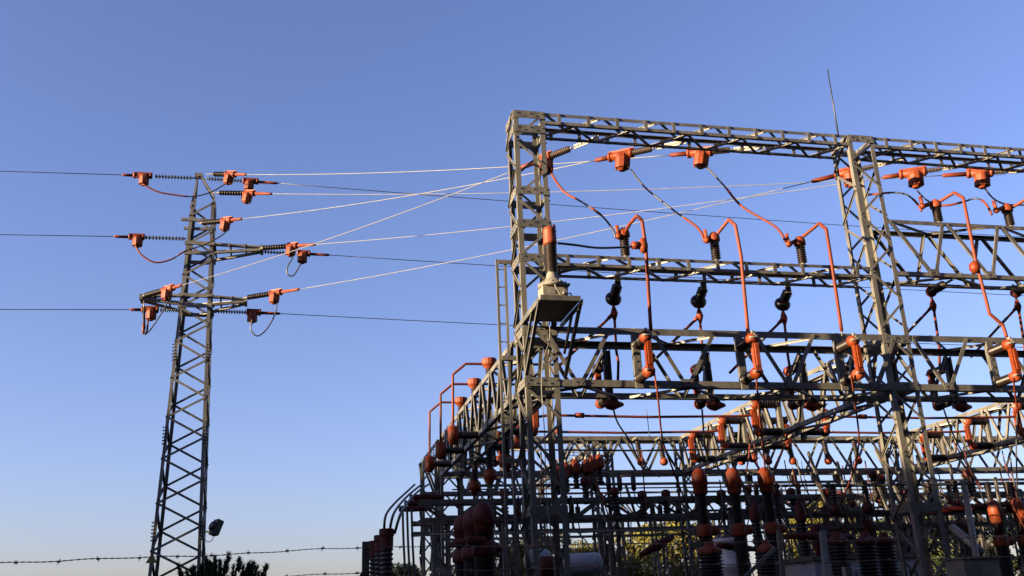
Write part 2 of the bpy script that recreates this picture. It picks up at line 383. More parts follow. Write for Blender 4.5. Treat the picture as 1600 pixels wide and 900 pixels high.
# ------------------------------------------------------------------ transmission tower
TC = V((-3.37, 30.45, 0))
def tw(z): return max(.66, 1.60-.0585*z)/2
tt = thing('transmission_tower', 'slender lattice transmission tower with three crossarm levels at left', 'tower', TC)
Z0, ZT = 0, 15.05
body = MB().box((TC.x, TC.y, .1), 2.2, 2.2, .2).build('footing', 'conc', tt)
for sx in (-1, 1):
    for sy in (-1, 1):
        MB().angle((TC.x+sx*tw(0), TC.y+sy*tw(0), 0), (TC.x+sx*tw(ZT), TC.y+sy*tw(ZT), ZT), .095, .013, -X_*sx, -Y_*sy).build('leg', 'steel', tt)
for (nx, ny, ph) in ((0, -1, 0), (0, 1, 0), (-1, 0, 1), (1, 0, 1)):
    m = MB(); nr = V((nx, ny, 0)); sd = V((ny, -nx, 0)); z = .3; i = ph
    while z < ZT-.3:
        h = .27+.30*tw(z)*2; h = min(h, ZT-z); s = 1 if i % 2 else -1
        a_ = TC+nr*(tw(z)+.008)+sd*(s*(tw(z)-.02))+Z_*z; b_ = TC+nr*(tw(z+h)+.008)+sd*(-s*(tw(z+h)-.02))+Z_*(z+h)
        m.bar(a_, b_, .068, .009, nr); m.bar(a_-nr*.025, b_-nr*.025, .009, .05, nr)
        if nx: m.bar(a_.lerp(b_, .12)+nr*.012, a_.lerp(b_, .88)+nr*.012, .10, .008, nr)
        m.bolt(a_+nr*.005, nr, .02); m.bolt(b_+nr*.005, nr, .02); z += h; i += 1
    m.build('lacing', 'steel', tt)
m = MB()
for z in (4.2, 7.0, 9.6):
    for sx in (-1, 1):
        for k in range(6):
            for s in (-1, 1): m.bolt(TC+V((sx*(tw(z)-.05), -tw(z)-.002, z+.10*k)), (0, -1, 0), .022, .03); m.bolt(TC+V((sx*(tw(z)+.002), -tw(z)+.05, z+.10*k)), (sx, 0, 0), .022, .05)
m.build('bolts', 'steel', tt)
# peak
m = MB(); pk = at(311, 275, Y=TC.y)
for sx in (-1, 1):
    for sy in (-1, 1):
        b0 = TC+V((sx*tw(ZT), sy*tw(ZT), ZT-.25)); mid = b0.lerp(pk, .55) if sx < 0 else TC+V((tw(ZT)*.92, sy*tw(ZT)*.75, ZT+.22))
        m.bar(b0, mid, .075, .06, X_); m.bar(mid, pk+V((sx*.05, sy*.05, 0)), .07, .05, X_)
m.box(pk, .24, .24, .12); m.build('peak', 'steel', tt)
def crossarm(z, xl, xr):
    m = MB()
    for tip, sx in ((xl, -1), (xr, 1)):
        if tip is None: continue
        t = V((tip, TC.y-.55, z)); w = tw(z)
        for sy in (-1, 1):
            m.bar(TC+V((sx*w*.2, sy*w, z+.10)), t+V((0, sy*.10+.2, .03)), .10, .085); m.bar(TC+V((sx*w*.2, sy*w, z-.24)), t+V((0, sy*.10+.2, -.05)), .09, .075)
        for k in range(1, 4):
            f = k/4; c = TC+V((0, 0, z)); p = c.lerp(t, f)
            m.bar(p+V((0, -w*(1-f)-.08, .07)), p+V((0, w*(1-f)+.1, -.12)), .05, .05)
        m.box(t+V((0, .2, -.02)), .09, .5, .17)
    for sy in (-1, 1):
        m.bar(TC+V((-tw(z)-.05, sy*(tw(z)+.03), z+.1)), TC+V((tw(z)+.05, sy*(tw(z)+.03), z+.1)), .05, .12); m.bar(TC+V((-tw(z)-.05, sy*(tw(z)+.03), z-.24)), TC+V((tw(z)+.05, sy*(tw(z)+.03), z-.24)), .05, .12)
    return m.build('crossarm', 'steel', tt)
crossarm(13.42, None, -1.42); crossarm(11.62, -4.98, -1.84)
m = MB()
for z in (14.35,):
    for sy in (-1, 1): m.bar(TC+V((-.62, sy*.37, z)), TC+V((.40, sy*.37, z)), .07, .09)
m.build('strut', 'steel', tt)
s_ = MB(); p = at(237, 873, Y=29.75); s_.add([p+V((-.16, 0, -.12)), p+V((.16, 0, -.12)), p+V((0, 0, .17)), p+V((-.16, .012, -.12)), p+V((.16, .012, -.12)), p+V((0, .012, .17))], [(0, 1, 2), (5, 4, 3), (0, 3, 4, 1), (1, 4, 5, 2), (2, 5, 3, 0)])
s_.build('warning_plate', 'yellow', tt)
fl = thing('floodlight', 'dark floodlight on a short arm at the tower leg', 'floodlight', at(318, 833, Y=29.9))
a_, b_ = at(316, 832, Y=29.9), at(329, 830, Y=29.7)
MB().bar(a_, b_, .05, .05).build('bracket', 'steel_b', fl)
c_ = at(339, 825, Y=29.6); hd = V((.80, .45, -.35)).normalized()
m = MB(); m.bar(c_-hd*.12, c_+hd*.07, .30, .44, Z_); hs = m.build('housing', 'black', fl)
MB().bar(c_+hd*.071, c_+hd*.083, .26, .40, Z_).build('glass', 'lens', hs)
MB().lathe(c_-hd*.22, c_-hd*.12, [(0, .09), (.02, .13), (.10, .15)], 10).build('ballast_box', 'black', fl)
MB().tube(smooth_path([at(333, 834, Y=29.65), at(332, 843, Y=29.65), at(325, 847, Y=29.7), at(319, 842, Y=29.85)]), .012, 6).build('cable', 'black', fl)

# ------------------------------------------------------------------ strain strings, covers, line conductors
def t_at_px(A, d, px):
    lo, hi = -6., 12.
    f = lambda t: px_of(A+d*t)-px
    s = 1 if f(hi) > f(lo) else -1
    for _ in range(50):
        mid = (lo+hi)/2
        if f(mid)*s > 0: hi = mid
        else: lo = mid
    return lo
def strain_string(A, d, ins, cov, sleeve, label, group, n=9, r=.065, plate=None, flip=False, style='porc', size=1., mat='orange'):
    """pull-off insulator string: fittings, shed insulator, T-shaped orange cover with bucket, outer sleeve; all along A + d*t"""
    A = V(A); d = V(d).normalized(); r_ = d.cross(Z_).normalized(); dn = r_.cross(d)
    if dn.z > 0: dn = -dn
    t = thing('strain_insulator', label, 'insulator', A, group)
    fm = MB().tube([A, A+d*ins[0]], .013, 6)
    for k in range(4):
        q = A+d*(ins[0]*(.55+k*.13)); fm.lathe(q-d*.03, q+d*.03, [(0, .018), (.03, .034), (.06, .018)], 6)
    fm.build('link_fitting', 'steel', t)
    if plate: MB().bar(A+d*(plate[0]-.12), A+d*(plate[1]+.08), .10, .018, r_).build('link_plate', 'cast', t)
    L = ins[1]-ins[0]
    MB().lathe(A+d*ins[0], A+d*ins[1], sheds(L, r, r*(.16 if style == 'glass' else .26 if style == 'porc' else .45), n), 12).build('shed_insulator', style, t)
    c0, c1 = cov; cl = c1-c0; mid = A+d*(c0+cl*.42); cv = MB()
    h = .085*size
    # saddle tube of the T with rounded top
    for (q0, q1, w, hh) in ((c0, c1, .145*size, .15*size), (c0+cl*.02, c0+cl*.14, .18*size, .19*size), (c1-cl*.14, c1-cl*.02, .18*size, .19*size)):
        cv.lathe(A+d*q0, A+d*q1, [(0, w*.40), (.012, w*.55), (q1-q0-.012, w*.55), (q1-q0, w*.40)], 12)
    cv.bar(A+d*c0-dn*.02, A+d*c1-dn*.02, .03*size, .20*size, dn)
    # hanging bucket
    top = mid; bl = .34*size
    cv.lathe(top, top+dn*bl, [(0, .13*size), (bl*.2, .15*size), (bl*.70, .15*size), (bl*.85, .14*size), (bl*.87, .10*size), (bl, .06*size)], 10, False)
    cv.bar(top+r_*.0, top+dn*bl*.88, .30*size, .03*size, r_)
    cv.build('cover', mat, t)
    MB().lathe(A+d*sleeve[0], A+d*sleeve[1], [(0, .05*size), (abs(sleeve[1]-sleeve[0])*.9, .045*size), (abs(sleeve[1]-sleeve[0]), .03*size)], 8).build('sleeve', 'tube' if mat == 'orange' else mat, t)
    return A+d*sleeve[1], mid+dn*bl
def span(A, B, sag, r, label, group, mat='alum', n=30):
    A, B = V(A), V(B); pts = []
    for k in range(n+1):
        t = k/n; pts.append(A.lerp(B, t)-Z_*(4*sag*t*(1-t)))
    return tag(MB().tube(pts, r, 6).build('power_line', mat), label, 'power line', group)

YT = TC.y
tower_side = [  # attach px, depth, insulator px, cover px, sleeve px
    ((322, 272), 30.1, (335, 352), (353, 368), (367, 385)),
    ((333, 301), 30.0, (343, 380), (381, 398), (398, 425)),
    ((310, 349), 29.9, (317, 346), (347, 362), (362, 378)),
    ((405, 388), 29.9, (411, 447), (449, 465), (465, 493)),
    ((222, 463), 29.9, (227, 254), (255, 271), (271, 284)),
    ((379, 466), 29.9, (387, 420), (422, 440), (440, 468))]
gantry_side = [  # attach px, insulator px, cover px, sleeve px, plate px
    ((932, 216), (890, 862), (862, 838), (838, 810), (928, 902)),
    ((1068, 222), (1018, 990), (990, 951), (951, 930), (1064, 1032)),
    ((1190, 230), (1140, 1114), (1114, 1074), (1074, 1047), (1186, 1152)),
    ((1405, 250), (1368, 1346), (1346, 1304), (1304, 1268), (1402, 1376)),
    ((1508, 258), (1470, 1448), (1448, 1405), (1405, 1379), (1504, 1478)),
    ((1610, 266), (1572, 1552), (1552, 1510), (1510, 1472), (1606, 1580))]
pair = [2, 5, 1, 4, 0, 3]     # tower string k feeds this gantry string
tl = ['orange-capped string at the tower peak pulling right, topmost of the white lines', 'second orange-capped string below the tower peak, on its own white line', 'orange-capped string on the tower body above the long right arm', 'lit orange-capped string at the tip of the upper right crossarm', 'orange-capped string on the tip of the lower left crossarm pulling right', 'pale lit orange-capped string at the tip of the lower right crossarm']
gl = ['orange-covered string hung behind the near gantry column', 'orange-covered string under the top beam, first right of the near column', 'orange-covered string under the top beam, midway between the columns', 'orange-covered string showing through the middle column', 'orange-covered string under the top beam, first right of the middle column', 'orange-covered string under the top beam at the right photo edge']
wlb = ['uppermost white line from tower peak to the third gantry string', 'white line passing behind the near column to the farthest right string', 'white line from mid tower to the string right of the near column', 'white line from upper right crossarm towards the string right of middle column', 'steep white line from lower left crossarm to the near column', 'white line from lower right crossarm to the middle column string']
bucket_t, bucket_g = {}, {}
GA = [at(*g[0], Y=16.68) for g in gantry_side]
for k, (ap, dep, ins, cov, slv) in enumerate(tower_side):
    A = at(*ap, Y=dep); G = GA[pair[k]]; L = (G-A).length; sag = .010*L
    d = (G-A).normalized(); dt = (d-Z_*.04).normalized(); dg = (-d-Z_*.04).normalized()
    T = lambda px: t_at_px(A, dt, px)
    e1, bucket_t[k] = strain_string(A, dt, (T(ins[0]), T(ins[1])), (T(cov[0]), T(cov[1])), (T(slv[0]), T(slv[1])), tl[k], 'orange-capped strings on the tower', n=9, r=.085, size=1.05)
    g = gantry_side[pair[k]]; Tg = lambda px: t_at_px(G, dg, px)
    e2, bucket_g[pair[k]] = strain_string(G, dg, tuple(Tg(x) for x in g[1]), tuple(Tg(x) for x in g[2]), tuple(Tg(x) for x in g[3]), gl[pair[k]], 'orange-covered strings under the top beam', n=10, r=.075, plate=tuple(Tg(x) for x in g[4]), size=1.12, style='porc_sunlit')
    span(e1, e2, sag*.75, .0105, wlb[k], 'white lines from tower to gantry')
dark = [((322, 279), -1, (300, 242), (238, 208), (210, 191), 'left', 0), ((290, 373), -1, (288, 226), (226, 201), (201, 178), 'left', 1), ((285, 485), -1, (290, 250), (248, 221), (221, 203), 'left', 2),
        ((322, 279), 1, (325, 378), (379, 404), (404, 434), 'right', 0), ((405, 393), 1, (408, 462), (464, 485), (485, 515), 'right', 1), ((330, 486), 1, (335, 385), (385, 408), (408, 438), 'right', 2)]
rank = ['upper', 'middle', 'lower']; bucket_d = {}
for k, (ap, sx, ins, cov, slv, sd, r) in enumerate(dark):
    A = at(*ap, Y=YT-.1); d = V((sx, 0, -.012))
    T = lambda px: t_at_px(A, d, px)
    e, bucket_d[k] = strain_string(A, d, (T(ins[0]), T(ins[1])), (T(cov[0]), T(cov[1])), (T(slv[0]), T(slv[1])), f'{rank[r]} string of thin glass discs with orange cover, {sd} of the tower', 'thin disc strings on the cross-country line', n=12, r=.075, style='glass', size=1.05)
    span(e, e+V((sx*90, 0, -.2)), .6, .012, f'{rank[r]} dark line running {"off the left edge" if sx < 0 else "right behind the gantry"} from the tower', 'dark cross-country lines', mat='black', n=40)  # conductors dim from the sun angle; that shade is put in as black

def pxs(pts, Y): return [at(x, y, Y=Y) if not isinstance(Y, (list, tuple)) else at(x, y, Y=Y[i]) for i, (x, y) in enumerate(pts)]
cable('jumper_cable', pxs([(224, 288), (245, 299), (270, 304), (300, 307), (330, 300), (357, 284)], 29.9), .022, 'jumper looping below the tower peak, mostly orange', 'jumper cable', 'jumper cables on the tower', bands=((0, .55),))
cable('jumper_cable', pxs([(212, 384), (222, 399), (243, 410), (268, 405), (288, 393), (320, 382), (343, 370), (354, 361)], 29.9), .022, 'long jumper drooping left of the tower at the middle level', 'jumper cable', 'jumper cables on the tower', bands=((0, .48), (.5, .6)))
cable('jumper_cable', pxs([(231, 498), (230, 515), (226, 523), (236, 514), (252, 490), (263, 470)], 29.8), .022, 'jumper under the lower left crossarm with an orange lower end', 'jumper cable', 'jumper cables on the tower', bands=((0, .3),))
cable('jumper_cable', pxs([(386, 297), (378, 307), (380, 316), (389, 314)], 29.9), .02, 'tiny jumper loop between the two upper right covers', 'jumper cable', 'jumper cables on the tower')
cable('jumper_cable', pxs([(458, 402), (449, 418), (450, 429), (459, 430), (470, 412)], 29.8), .022, 'black jumper loop hanging beneath the upper right crossarm tip', 'jumper cable', 'jumper cables on the tower')
cable('jumper_cable', pxs([(394, 500), (392, 515), (402, 525), (416, 515), (428, 495), (433, 476)], 29.8), .022, 'black jumper loop hanging beneath the lower right crossarm', 'jumper cable', 'jumper cables on the tower')
hi = thing('hanging_insulator', 'ribbed orange-brown rod hanging under the lower left crossarm', 'insulator', at(225, 478, Y=29.8))
p0, p1 = at(225, 484, Y=29.8), at(225, 507, Y=29.8)
MB().lathe(p0, p1, sheds((p1-p0).length, .045, .03, 9), 10).build('shed_insulator', 'porc', hi); MB().tube([at(225, 470, Y=29.8), p0], .02, 6).build('hanger', 'steel', hi)
MB().lathe(p1, p1-Z_, [(0, .045), (.1, .06), (.3, .03), (.32, .01)], 8).build('end_cap', 'tube', hi)

# ------------------------------------------------------------------ post insulators with caps, elbows and busbar tubes
def post_insulator(base, h, label, group, r=.095, n=8, cap=(.12, .19), capmat='orange', clamp=None, style='porc', cup=False):
    base = V(base); t = thing('post_insulator', label, 'insulator', base, group)
    MB().lathe(base, base+Z_, [(0, .07), (.03, .07), (.035, .045), (.08, .045)], 10).build('foot', 'steel_b', t)
    hi_ = h-cap[1]
    MB().lathe(base+Z_*.08, base+Z_*2, sheds(hi_-.08, r, r*.62, n), 14).build('shed_insulator', style, t)
    c = MB(); cr, chh = cap
    if cup: c.lathe(base+Z_*(hi_-.02), base+Z_*(hi_+2), [(0, cr*.5), (chh*.2, cr*.72), (chh*.4, cr), (chh*.5, cr*1.06), (chh*.92, cr*1.06), (chh, cr)], 14, False)
    else: c.lathe(base+Z_*(hi_-.02), base+Z_*(hi_+2), [(0, cr*.95), (.03, cr), (chh*.55, cr*.98), (chh*.85, cr*.62), (chh, cr*.4)], 12)
    cp = c.build('cap', capmat, t)
    if clamp is not None:
        clamp = V(clamp); top = base+Z_*(hi_+chh*.55); e = MB()
        e.tube([top, clamp, clamp+V((-.02, 0, .22))], [.055, .05, .035], 8); e.lathe(clamp-Z_*.06, clamp+Z_*.06, [(0, .03), (.03, .065), (.09, .065), (.12, .03)], 8)
        e.build('cable_elbow', capmat, t)
    return t
ZB = 8.03
pb = [((977, 395), (966, 380)), ((1119, 403), (1104, 388)), ((1254, 409), (1232, 392))]
pl_ = ['orange-capped post on the middle beam nearest the tall bushing', 'orange-capped post on the middle beam halfway between columns', 'orange-capped post on the middle beam just left of the middle column']
for k, (b, c) in enumerate(pb):
    p = at(*b, Y=16.2); p = V((p.x, 16.2, ZB+.02)); post_insulator(p, .67, pl_[k], 'orange-capped posts on the middle beam', clamp=V((at(*c, Y=16.2).x, 16.15, p.z+.46)))
for k, (b, c) in enumerate([((1467, 347), (1441, 332)), ((1579, 352), (1556, 338))]):
    p = at(*b, Y=16.2); p = V((p.x, 16.2, 9.12)); post_insulator(p, .61, ['orange-capped post on the raised beam, first right of the middle column', 'orange-capped post on the raised beam at the right edge'][k], 'orange-capped posts on the middle beam', clamp=V((at(*c, Y=16.2).x, 16.15, p.z+.40)))
tubes = [([(975, 366), (984, 350), (995, 337), (1003, 344), (1009, 384), (1017, 517)], 'orange tube bent over the post nearest the bushing, dropping to the first switch'),
         ([(1118, 369), (1139, 343), (1149, 352), (1158, 400), (1169, 522)], 'orange tube bent over the middle post, dropping to the second switch'),
         ([(1252, 372), (1280, 349), (1291, 358), (1301, 420), (1315, 517)], 'orange tube dropping to the third switch, left of the middle column'),
         ([(1463, 318), (1491, 301), (1505, 309), (1524, 405), (1540, 466), (1546, 490), (1567, 508), (1573, 527)], 'long kinked orange tube right of the middle column'),
         ([(1578, 326), (1606, 310), (1620, 318), (1655, 520)], 'orange tube rising out of the right photo edge')]
for k, (pts, lab) in enumerate(tubes):
    Ys = [16.2]+[15.85]+[15.6]*(len(pts)-2) if k != 4 else [16.2, 15.85, 15.6, 15.6]
    P = pxs(pts, Ys); r = .034
    fine = []
    for i in range(len(P)-1):
        for q in range(6): fine.append(P[i].lerp(P[i+1], q/6))
    fine.append(P[-1])
    o = MB().tube(fine, r, 10).build('busbar_tube', 'tube'); tag(o, lab, 'busbar tube', 'orange tubes over the middle beam')
    MB().lathe(P[-1], P[-1]+(P[-1]-P[-2]).normalized(), [(0, .02), (.1, .02)], 6).build('end_stud', 'steel', o)
    if k == 0:
        c = at(1005, 384, Y=15.6); m = MB(); m.lathe(c+Z_*.14, c-Z_*.14, [(0, .045), (.05, .075), (.12, .09), (.2, .085), (.28, .045)], 12); m.lathe(c, c-X_*.25, [(0, .07), (.12, .07), (.13, .075), (.22, .075)], 10)
        m.build('tee_joint', 'orange', o)
    if k == 3:
        c = at(1523, 418, Y=15.6); MB().lathe(c+Z_*.12, c-Z_*.12, [(0, .05), (.05, .10), (.15, .11), (.24, .05)], 12).build('tee_joint', 'orange', o)
drops = [([(862, 272), (881, 299), (908, 315), (939, 336), (957, 358), (962, 372)], (17.6, 17.2, 16.9, 16.5, 16.2, 16.15), ((.0, .36), (.52, .6)), 'cable drooping from the near column string to the first post'),
         ([(986, 265), (1008, 293), (1053, 329), (1091, 357), (1101, 378)], (17.5, 17.2, 16.7, 16.3, 16.15), ((.62, 1),), 'cable drooping from the second string to the middle post'),
         ([(1105, 262), (1132, 291), (1160, 323), (1211, 354), (1228, 378)], (17.5, 17.2, 16.8, 16.3, 16.15), ((.3, 1),), 'cable drooping from the third string to the post left of middle column'),
         ([(1350, 305), (1380, 302), (1400, 301), (1418, 305), (1433, 318), (1440, 330)], (17.4, 17, 16.7, 16.4, 16.2, 16.15), ((0, .3), (.7, 1)), 'cable emerging from the middle column to the first post right of it'),
         ([(1433, 298), (1450, 314), (1475, 321), (1503, 316), (1525, 310), (1540, 318), (1550, 336)], (17.4, 17.1, 16.8, 16.6, 16.4, 16.2, 16.15), ((.3, .5), (.75, 1)), 'wavy cable from string to the post at right edge'),
         ([(1538, 293), (1552, 310), (1572, 319), (1605, 320), (1640, 315)], (17.4, 17.1, 16.8, 16.6, 16.4), (), 'cable leaving the photo at right under the last string')]
for pts, Ys, bands, lab in drops: cable('dropper_cable', pxs(pts, Ys), .02, lab, 'cable', 'droppers from the line strings', bands=bands)

# tall bushing on the platform
bu = thing('surge_arrester', 'tall orange-capped bushing on the bracket platform of the near column', 'bushing', at(864, 463, Y=15.5))
B = V((4.20, 15.10, 6.752))
m = MB(); m.box(B+Z_*.14, .44, .36, .27); m.box(B+Z_*.02, .5, .42, .035)
m.lathe(B+Z_*.27, B+Z_*2, [(0, .25), (.03, .26), (.05, .255), (.12, .17), (.17, .115), (.24, .10), (.27, .085), (.33, .085)], 16)
bs = m.build('tank', 'cast', bu)
m = MB(); m.tube([B+V((-.25, -.21, .28)), B+V((.25, -.21, .28))], .018, 6); m.tube([B+V((.25, -.2, .28)), B+V((.25, .2, .28))], .018, 6)
m.tube(smooth_path([B+V((-.02, -.2, .32)), B+V((-.0, -.23, .2)), B+V((.12, -.2, .02))]), .012, 6); m.tube(smooth_path([B+V((.22, -.2, .12)), B+V((.27, -.2, .10)), B+V((.27, -.2, .0))]), .012, 6)
for k in range(10):
    a = 2*math.pi*k/10; m.bolt(B+V((.245*math.cos(a), .245*math.sin(a), .32)), Z_, .016, .03)
m.box(B+V((-.06, -.183, .15)), .12, .006, .08); m.lathe(B+V((.14, -.18, .12)), B+V((.14, -.26, .12)), [(0, .03), (.05, .03), (.06, .015)], 8)
m.build('lifting_rail', 'sheet', bs)
MB().lathe(B+Z_*.55, B+Z_*3, sheds(.56, .112, .085, 13), 18).build('shed_insulator', 'porc', bu)
MB().lathe(B+Z_*1.08, B+Z_*3, [(0, .118), (.04, .122), (.1, .118), (.24, .116), (.26, .122), (.29, .115), (.33, .085), (.35, .05)], 16).build('cap', 'orange', bu)
m = MB(); m.lathe(B+V((.08, -.02, 1.38)), B+V((.08, -.02, 2)), [(0, .03), (.05, .035), (.09, .015)], 8); m.build('terminal', 'maroon', bu)
cable('connection_cable', pxs([(872, 380), (900, 383), (930, 387), (960, 387), (990, 385)], (15.1, 15.2, 15.4, 15.55, 15.6)), .022, 'black cable from the tall bushing across to the first orange tube', 'cable')
cable('earth_wire', pxs([(858, 500), (859, 530), (850, 560), (846, 600), (851, 680), (853, 760), (860, 830), (867, 900), (868, 960)], (15.8, 15.8, 15.7, 15.7, 15.7, 15.7, 15.7, 15.7, 15.7)), .008, 'thin pale earth wire hanging down the near column', 'wire', mat='alum')

# ------------------------------------------------------------------ switches on the main beam, front and back, and along the trusses
def line_insulator(mb, a, d, L, r, n): mb.lathe(a, V(a)+V(d), sheds(L, r, r*.72, n), 14)
def pole_switch(p, d, zu, zl, label, group, L=.44, mat='orange', post=True, tail=True, r=.095):
    """switch pole: channel post at p, two ribbed insulators along d, orange caps and orange blade between"""
    p, d = V(p), V(d); t = thing('disconnector_switch', label, 'switch', V((p.x, p.y, zl)), group)
    s = d.cross(Z_)
    if post:
        m = MB(); m.bar((p.x, p.y, zl-.18), (p.x, p.y, zu+.22), .13, .012, d)
        for k in (-1, 1): m.bar(V((p.x, p.y, zl-.18))+s*(.065*k)-d*.04, V((p.x, p.y, zu+.22))+s*(.065*k)-d*.04, .012, .09, d)
        for k in range(9): m.bolt(V((p.x, p.y, zl+k*(zu-zl)/8))+d*.006+s*(.035*(-1)**k), d, .014)
        m.build('mounting_post', 'steel', t)
    for z in (zu, zl):
        q = V((p.x, p.y, z)); m = MB(); line_insulator(m, q+d*.03, d, L, r, 7); m.lathe(q, q+d, [(0, r*1.05), (.03, r*1.05), (.04, r*.7)], 10)
        ins = m.build('shed_insulator', 'porc', t)
        m = MB(); e = q+d*(L+.03); m.lathe(e-d*.03, e+d*.3, [(0, r*1.12), (.05, r*1.18), (.13, r*1.1), (.17, r*.7), (.18, .02)], 12); m.build('cap', mat, t)
    e = p+d*(L+.13); m = MB()
    m.bar(V((e.x, e.y, zl)), V((e.x, e.y, zu-.10)), .115, .10, d); m.bar(V((e.x, e.y, zl+.1))+d*.04, V((e.x, e.y, zu-.12))+d*.04, .07, .09, d)
    m.build('blade_cover', mat, t)
    m = MB()
    for k in range(3):
        m.box(V((e.x, e.y, zu+.02+.04*k))+s*.03*(k-1)+d*.04, .035, .06, .05)
    m.tube([V((e.x, e.y, zu))+d*.05-s*.08, V((e.x, e.y, zu))+d*.05+s*.1], .018, 6); m.tube([V((e.x, e.y, zl))+d*.06, V((e.x, e.y, zl))+d*.06+s*.12], .016, 6)
    m.build('contact', 'steel_b', t)
    return t, V((e.x, e.y, zl))
bays = [(5.97, 'first'), (8.03, 'second'), (10.08, 'third'), (13.45, 'fourth'), (15.5, 'fifth')]
place = ['nearest the bushing', 'halfway along the first bay', 'just left of the middle column', 'near the right photo edge', 'past the right edge']
s0 = None
for k, (x, o_) in enumerate(bays[:4]):
    lab = f'front switch with orange blade on main beam, {place[k]}'
    if s0 is None: s0, _ = pole_switch((x, YF-.03, 0), (0, -1, 0), 6.30, 5.66, lab, 'front switches on the main beam')
    else: dup(s0, (x-bays[0][0], 0, 0), lab)
b0 = None
for k, (x, o_) in enumerate(bays[:4]):
    xx = x-.25; lab = f'back switch on the far side of the main beam, {place[k]}'
    if b0 is None: b0, _ = pole_switch((xx, YB3+.03, 0), (0, 1, 0), 6.25, 5.55, lab, 'back switches on the main beam'); bx0 = xx
    else: dup(b0, (xx-bx0, 0, 0), lab)
# suspension units under the middle beam with their orange Y joints
sus = [((963, 424), 'under the middle beam nearest the bushing'), ((1097, 435), 'under the middle beam halfway along'), ((1229, 442), 'under the middle beam left of the middle column')]
yx = []
def hang_unit(p, lab, zdrop, first=None):
    t = thing('suspended_insulator', 'black ribbed insulator with orange joint '+lab, 'insulator', p, 'insulators slung under the middle beam')
    d = V((-.05, .72, -.55)).normalized(); m = MB(); line_insulator(m, p, d, .26, .105, 5); m.build('shed_insulator', 'porc', t)
    m = MB(); m.lathe(p+d*.22, p+d*.7, [(0, .10), (.04, .15), (.10, .165), (.16, .15), (.21, .09), (.22, .03)], 14); m.build('cap', 'porc', t)
    MB().bar(p-d*.03+Z_*.15, p-d*.03-Z_*.06, .12, .03, d).build('bracket', 'steel', t)
    e = p+d*.34; MB().tube([e, e-Z_*.20], .026, 8).build('drop_rod', 'black', t)
    j = e-Z_*.28; m = MB(); m.lathe(j+Z_*.14, j-Z_*.14, [(0, .03), (.06, .05), (.14, .075), (.2, .06), (.28, .03)], 10); m.tube([j, j+V((-.13, .0, -.11))], [.05, .035], 8); m.build('joint', 'orange', t)
    return j
for k, (a, lab) in enumerate(sus):
    p = at(*a, Y=16.75); j = hang_unit(V((p.x, 16.75, 7.72)), lab, 0); yx.append(j)
for k, (a, lab) in enumerate([((1503, 428), 'on a long rod behind the raised beam, right of the middle column'), ((1640, 430), 'on a long rod behind the raised beam at the right edge')]):
    p = at(*a, Y=16.0); t = thing('suspended_insulator', 'dark slanting insulator '+lab, 'insulator', p, 'insulators slung under the middle beam'); d = V((0, 1, -.03)).normalized()
    MB().tube([p, p+d*.62], .028, 8).build('rod', 'steel', t); m = MB(); line_insulator(m, p+d*.6, d, .40, .095, 7); m.build('shed_insulator', 'porc', t)
    m = MB(); m.lathe(p+d*.97, p+d*2, [(0, .09), (.04, .12), (.10, .12), (.16, .07), (.18, .03)], 12); m.build('cap', 'maroon', t)
    e = p+d*1.06; MB().tube([e+Z_*.2, e-Z_*.22], .026, 8).build('drop_rod', 'black', t); jj = e-Z_*.30
    m = MB(); m.lathe(jj+Z_*.14, jj-Z_*.14, [(0, .03), (.06, .05), (.14, .075), (.2, .06), (.28, .03)], 10); m.tube([jj, jj+V((-.13, 0, -.11))], [.05, .035], 8); m.build('joint', 'orange', t); yx.append(jj)
for k, j in enumerate(yx):
    wh = ['nearest the bushing', 'of the middle unit', 'left of the middle column', 'right of the middle column', 'at the right edge'][k]
    o = MB().tube([j+V((-.1, 0, -.09)), j+V((-.55, .12, -.50)), j+V((-1.2, .30, -1.10))], .028, 8).build('busbar_tube', 'tube'); tag(o, f'orange tube slanting down-left from the joint {wh}', 'busbar tube', 'slanting orange tubes behind the main beam')
    MB().tube([j+V((-.30, .053, -.27)), j+V((-.5, .106, -.452))], .033, 8).build('bare_section', 'black', o)
    o = MB().tube([j-Z_*.1, j+V((0, .05, -.75)), j+V((.06, .15, -.95)), j+V((.05, .25, -1.35))], .028, 8).build('busbar_tube', 'tube'); tag(o, f'short orange tube dropping behind the main beam from the joint {wh}', 'busbar tube', 'dropping orange tubes behind the main beam')

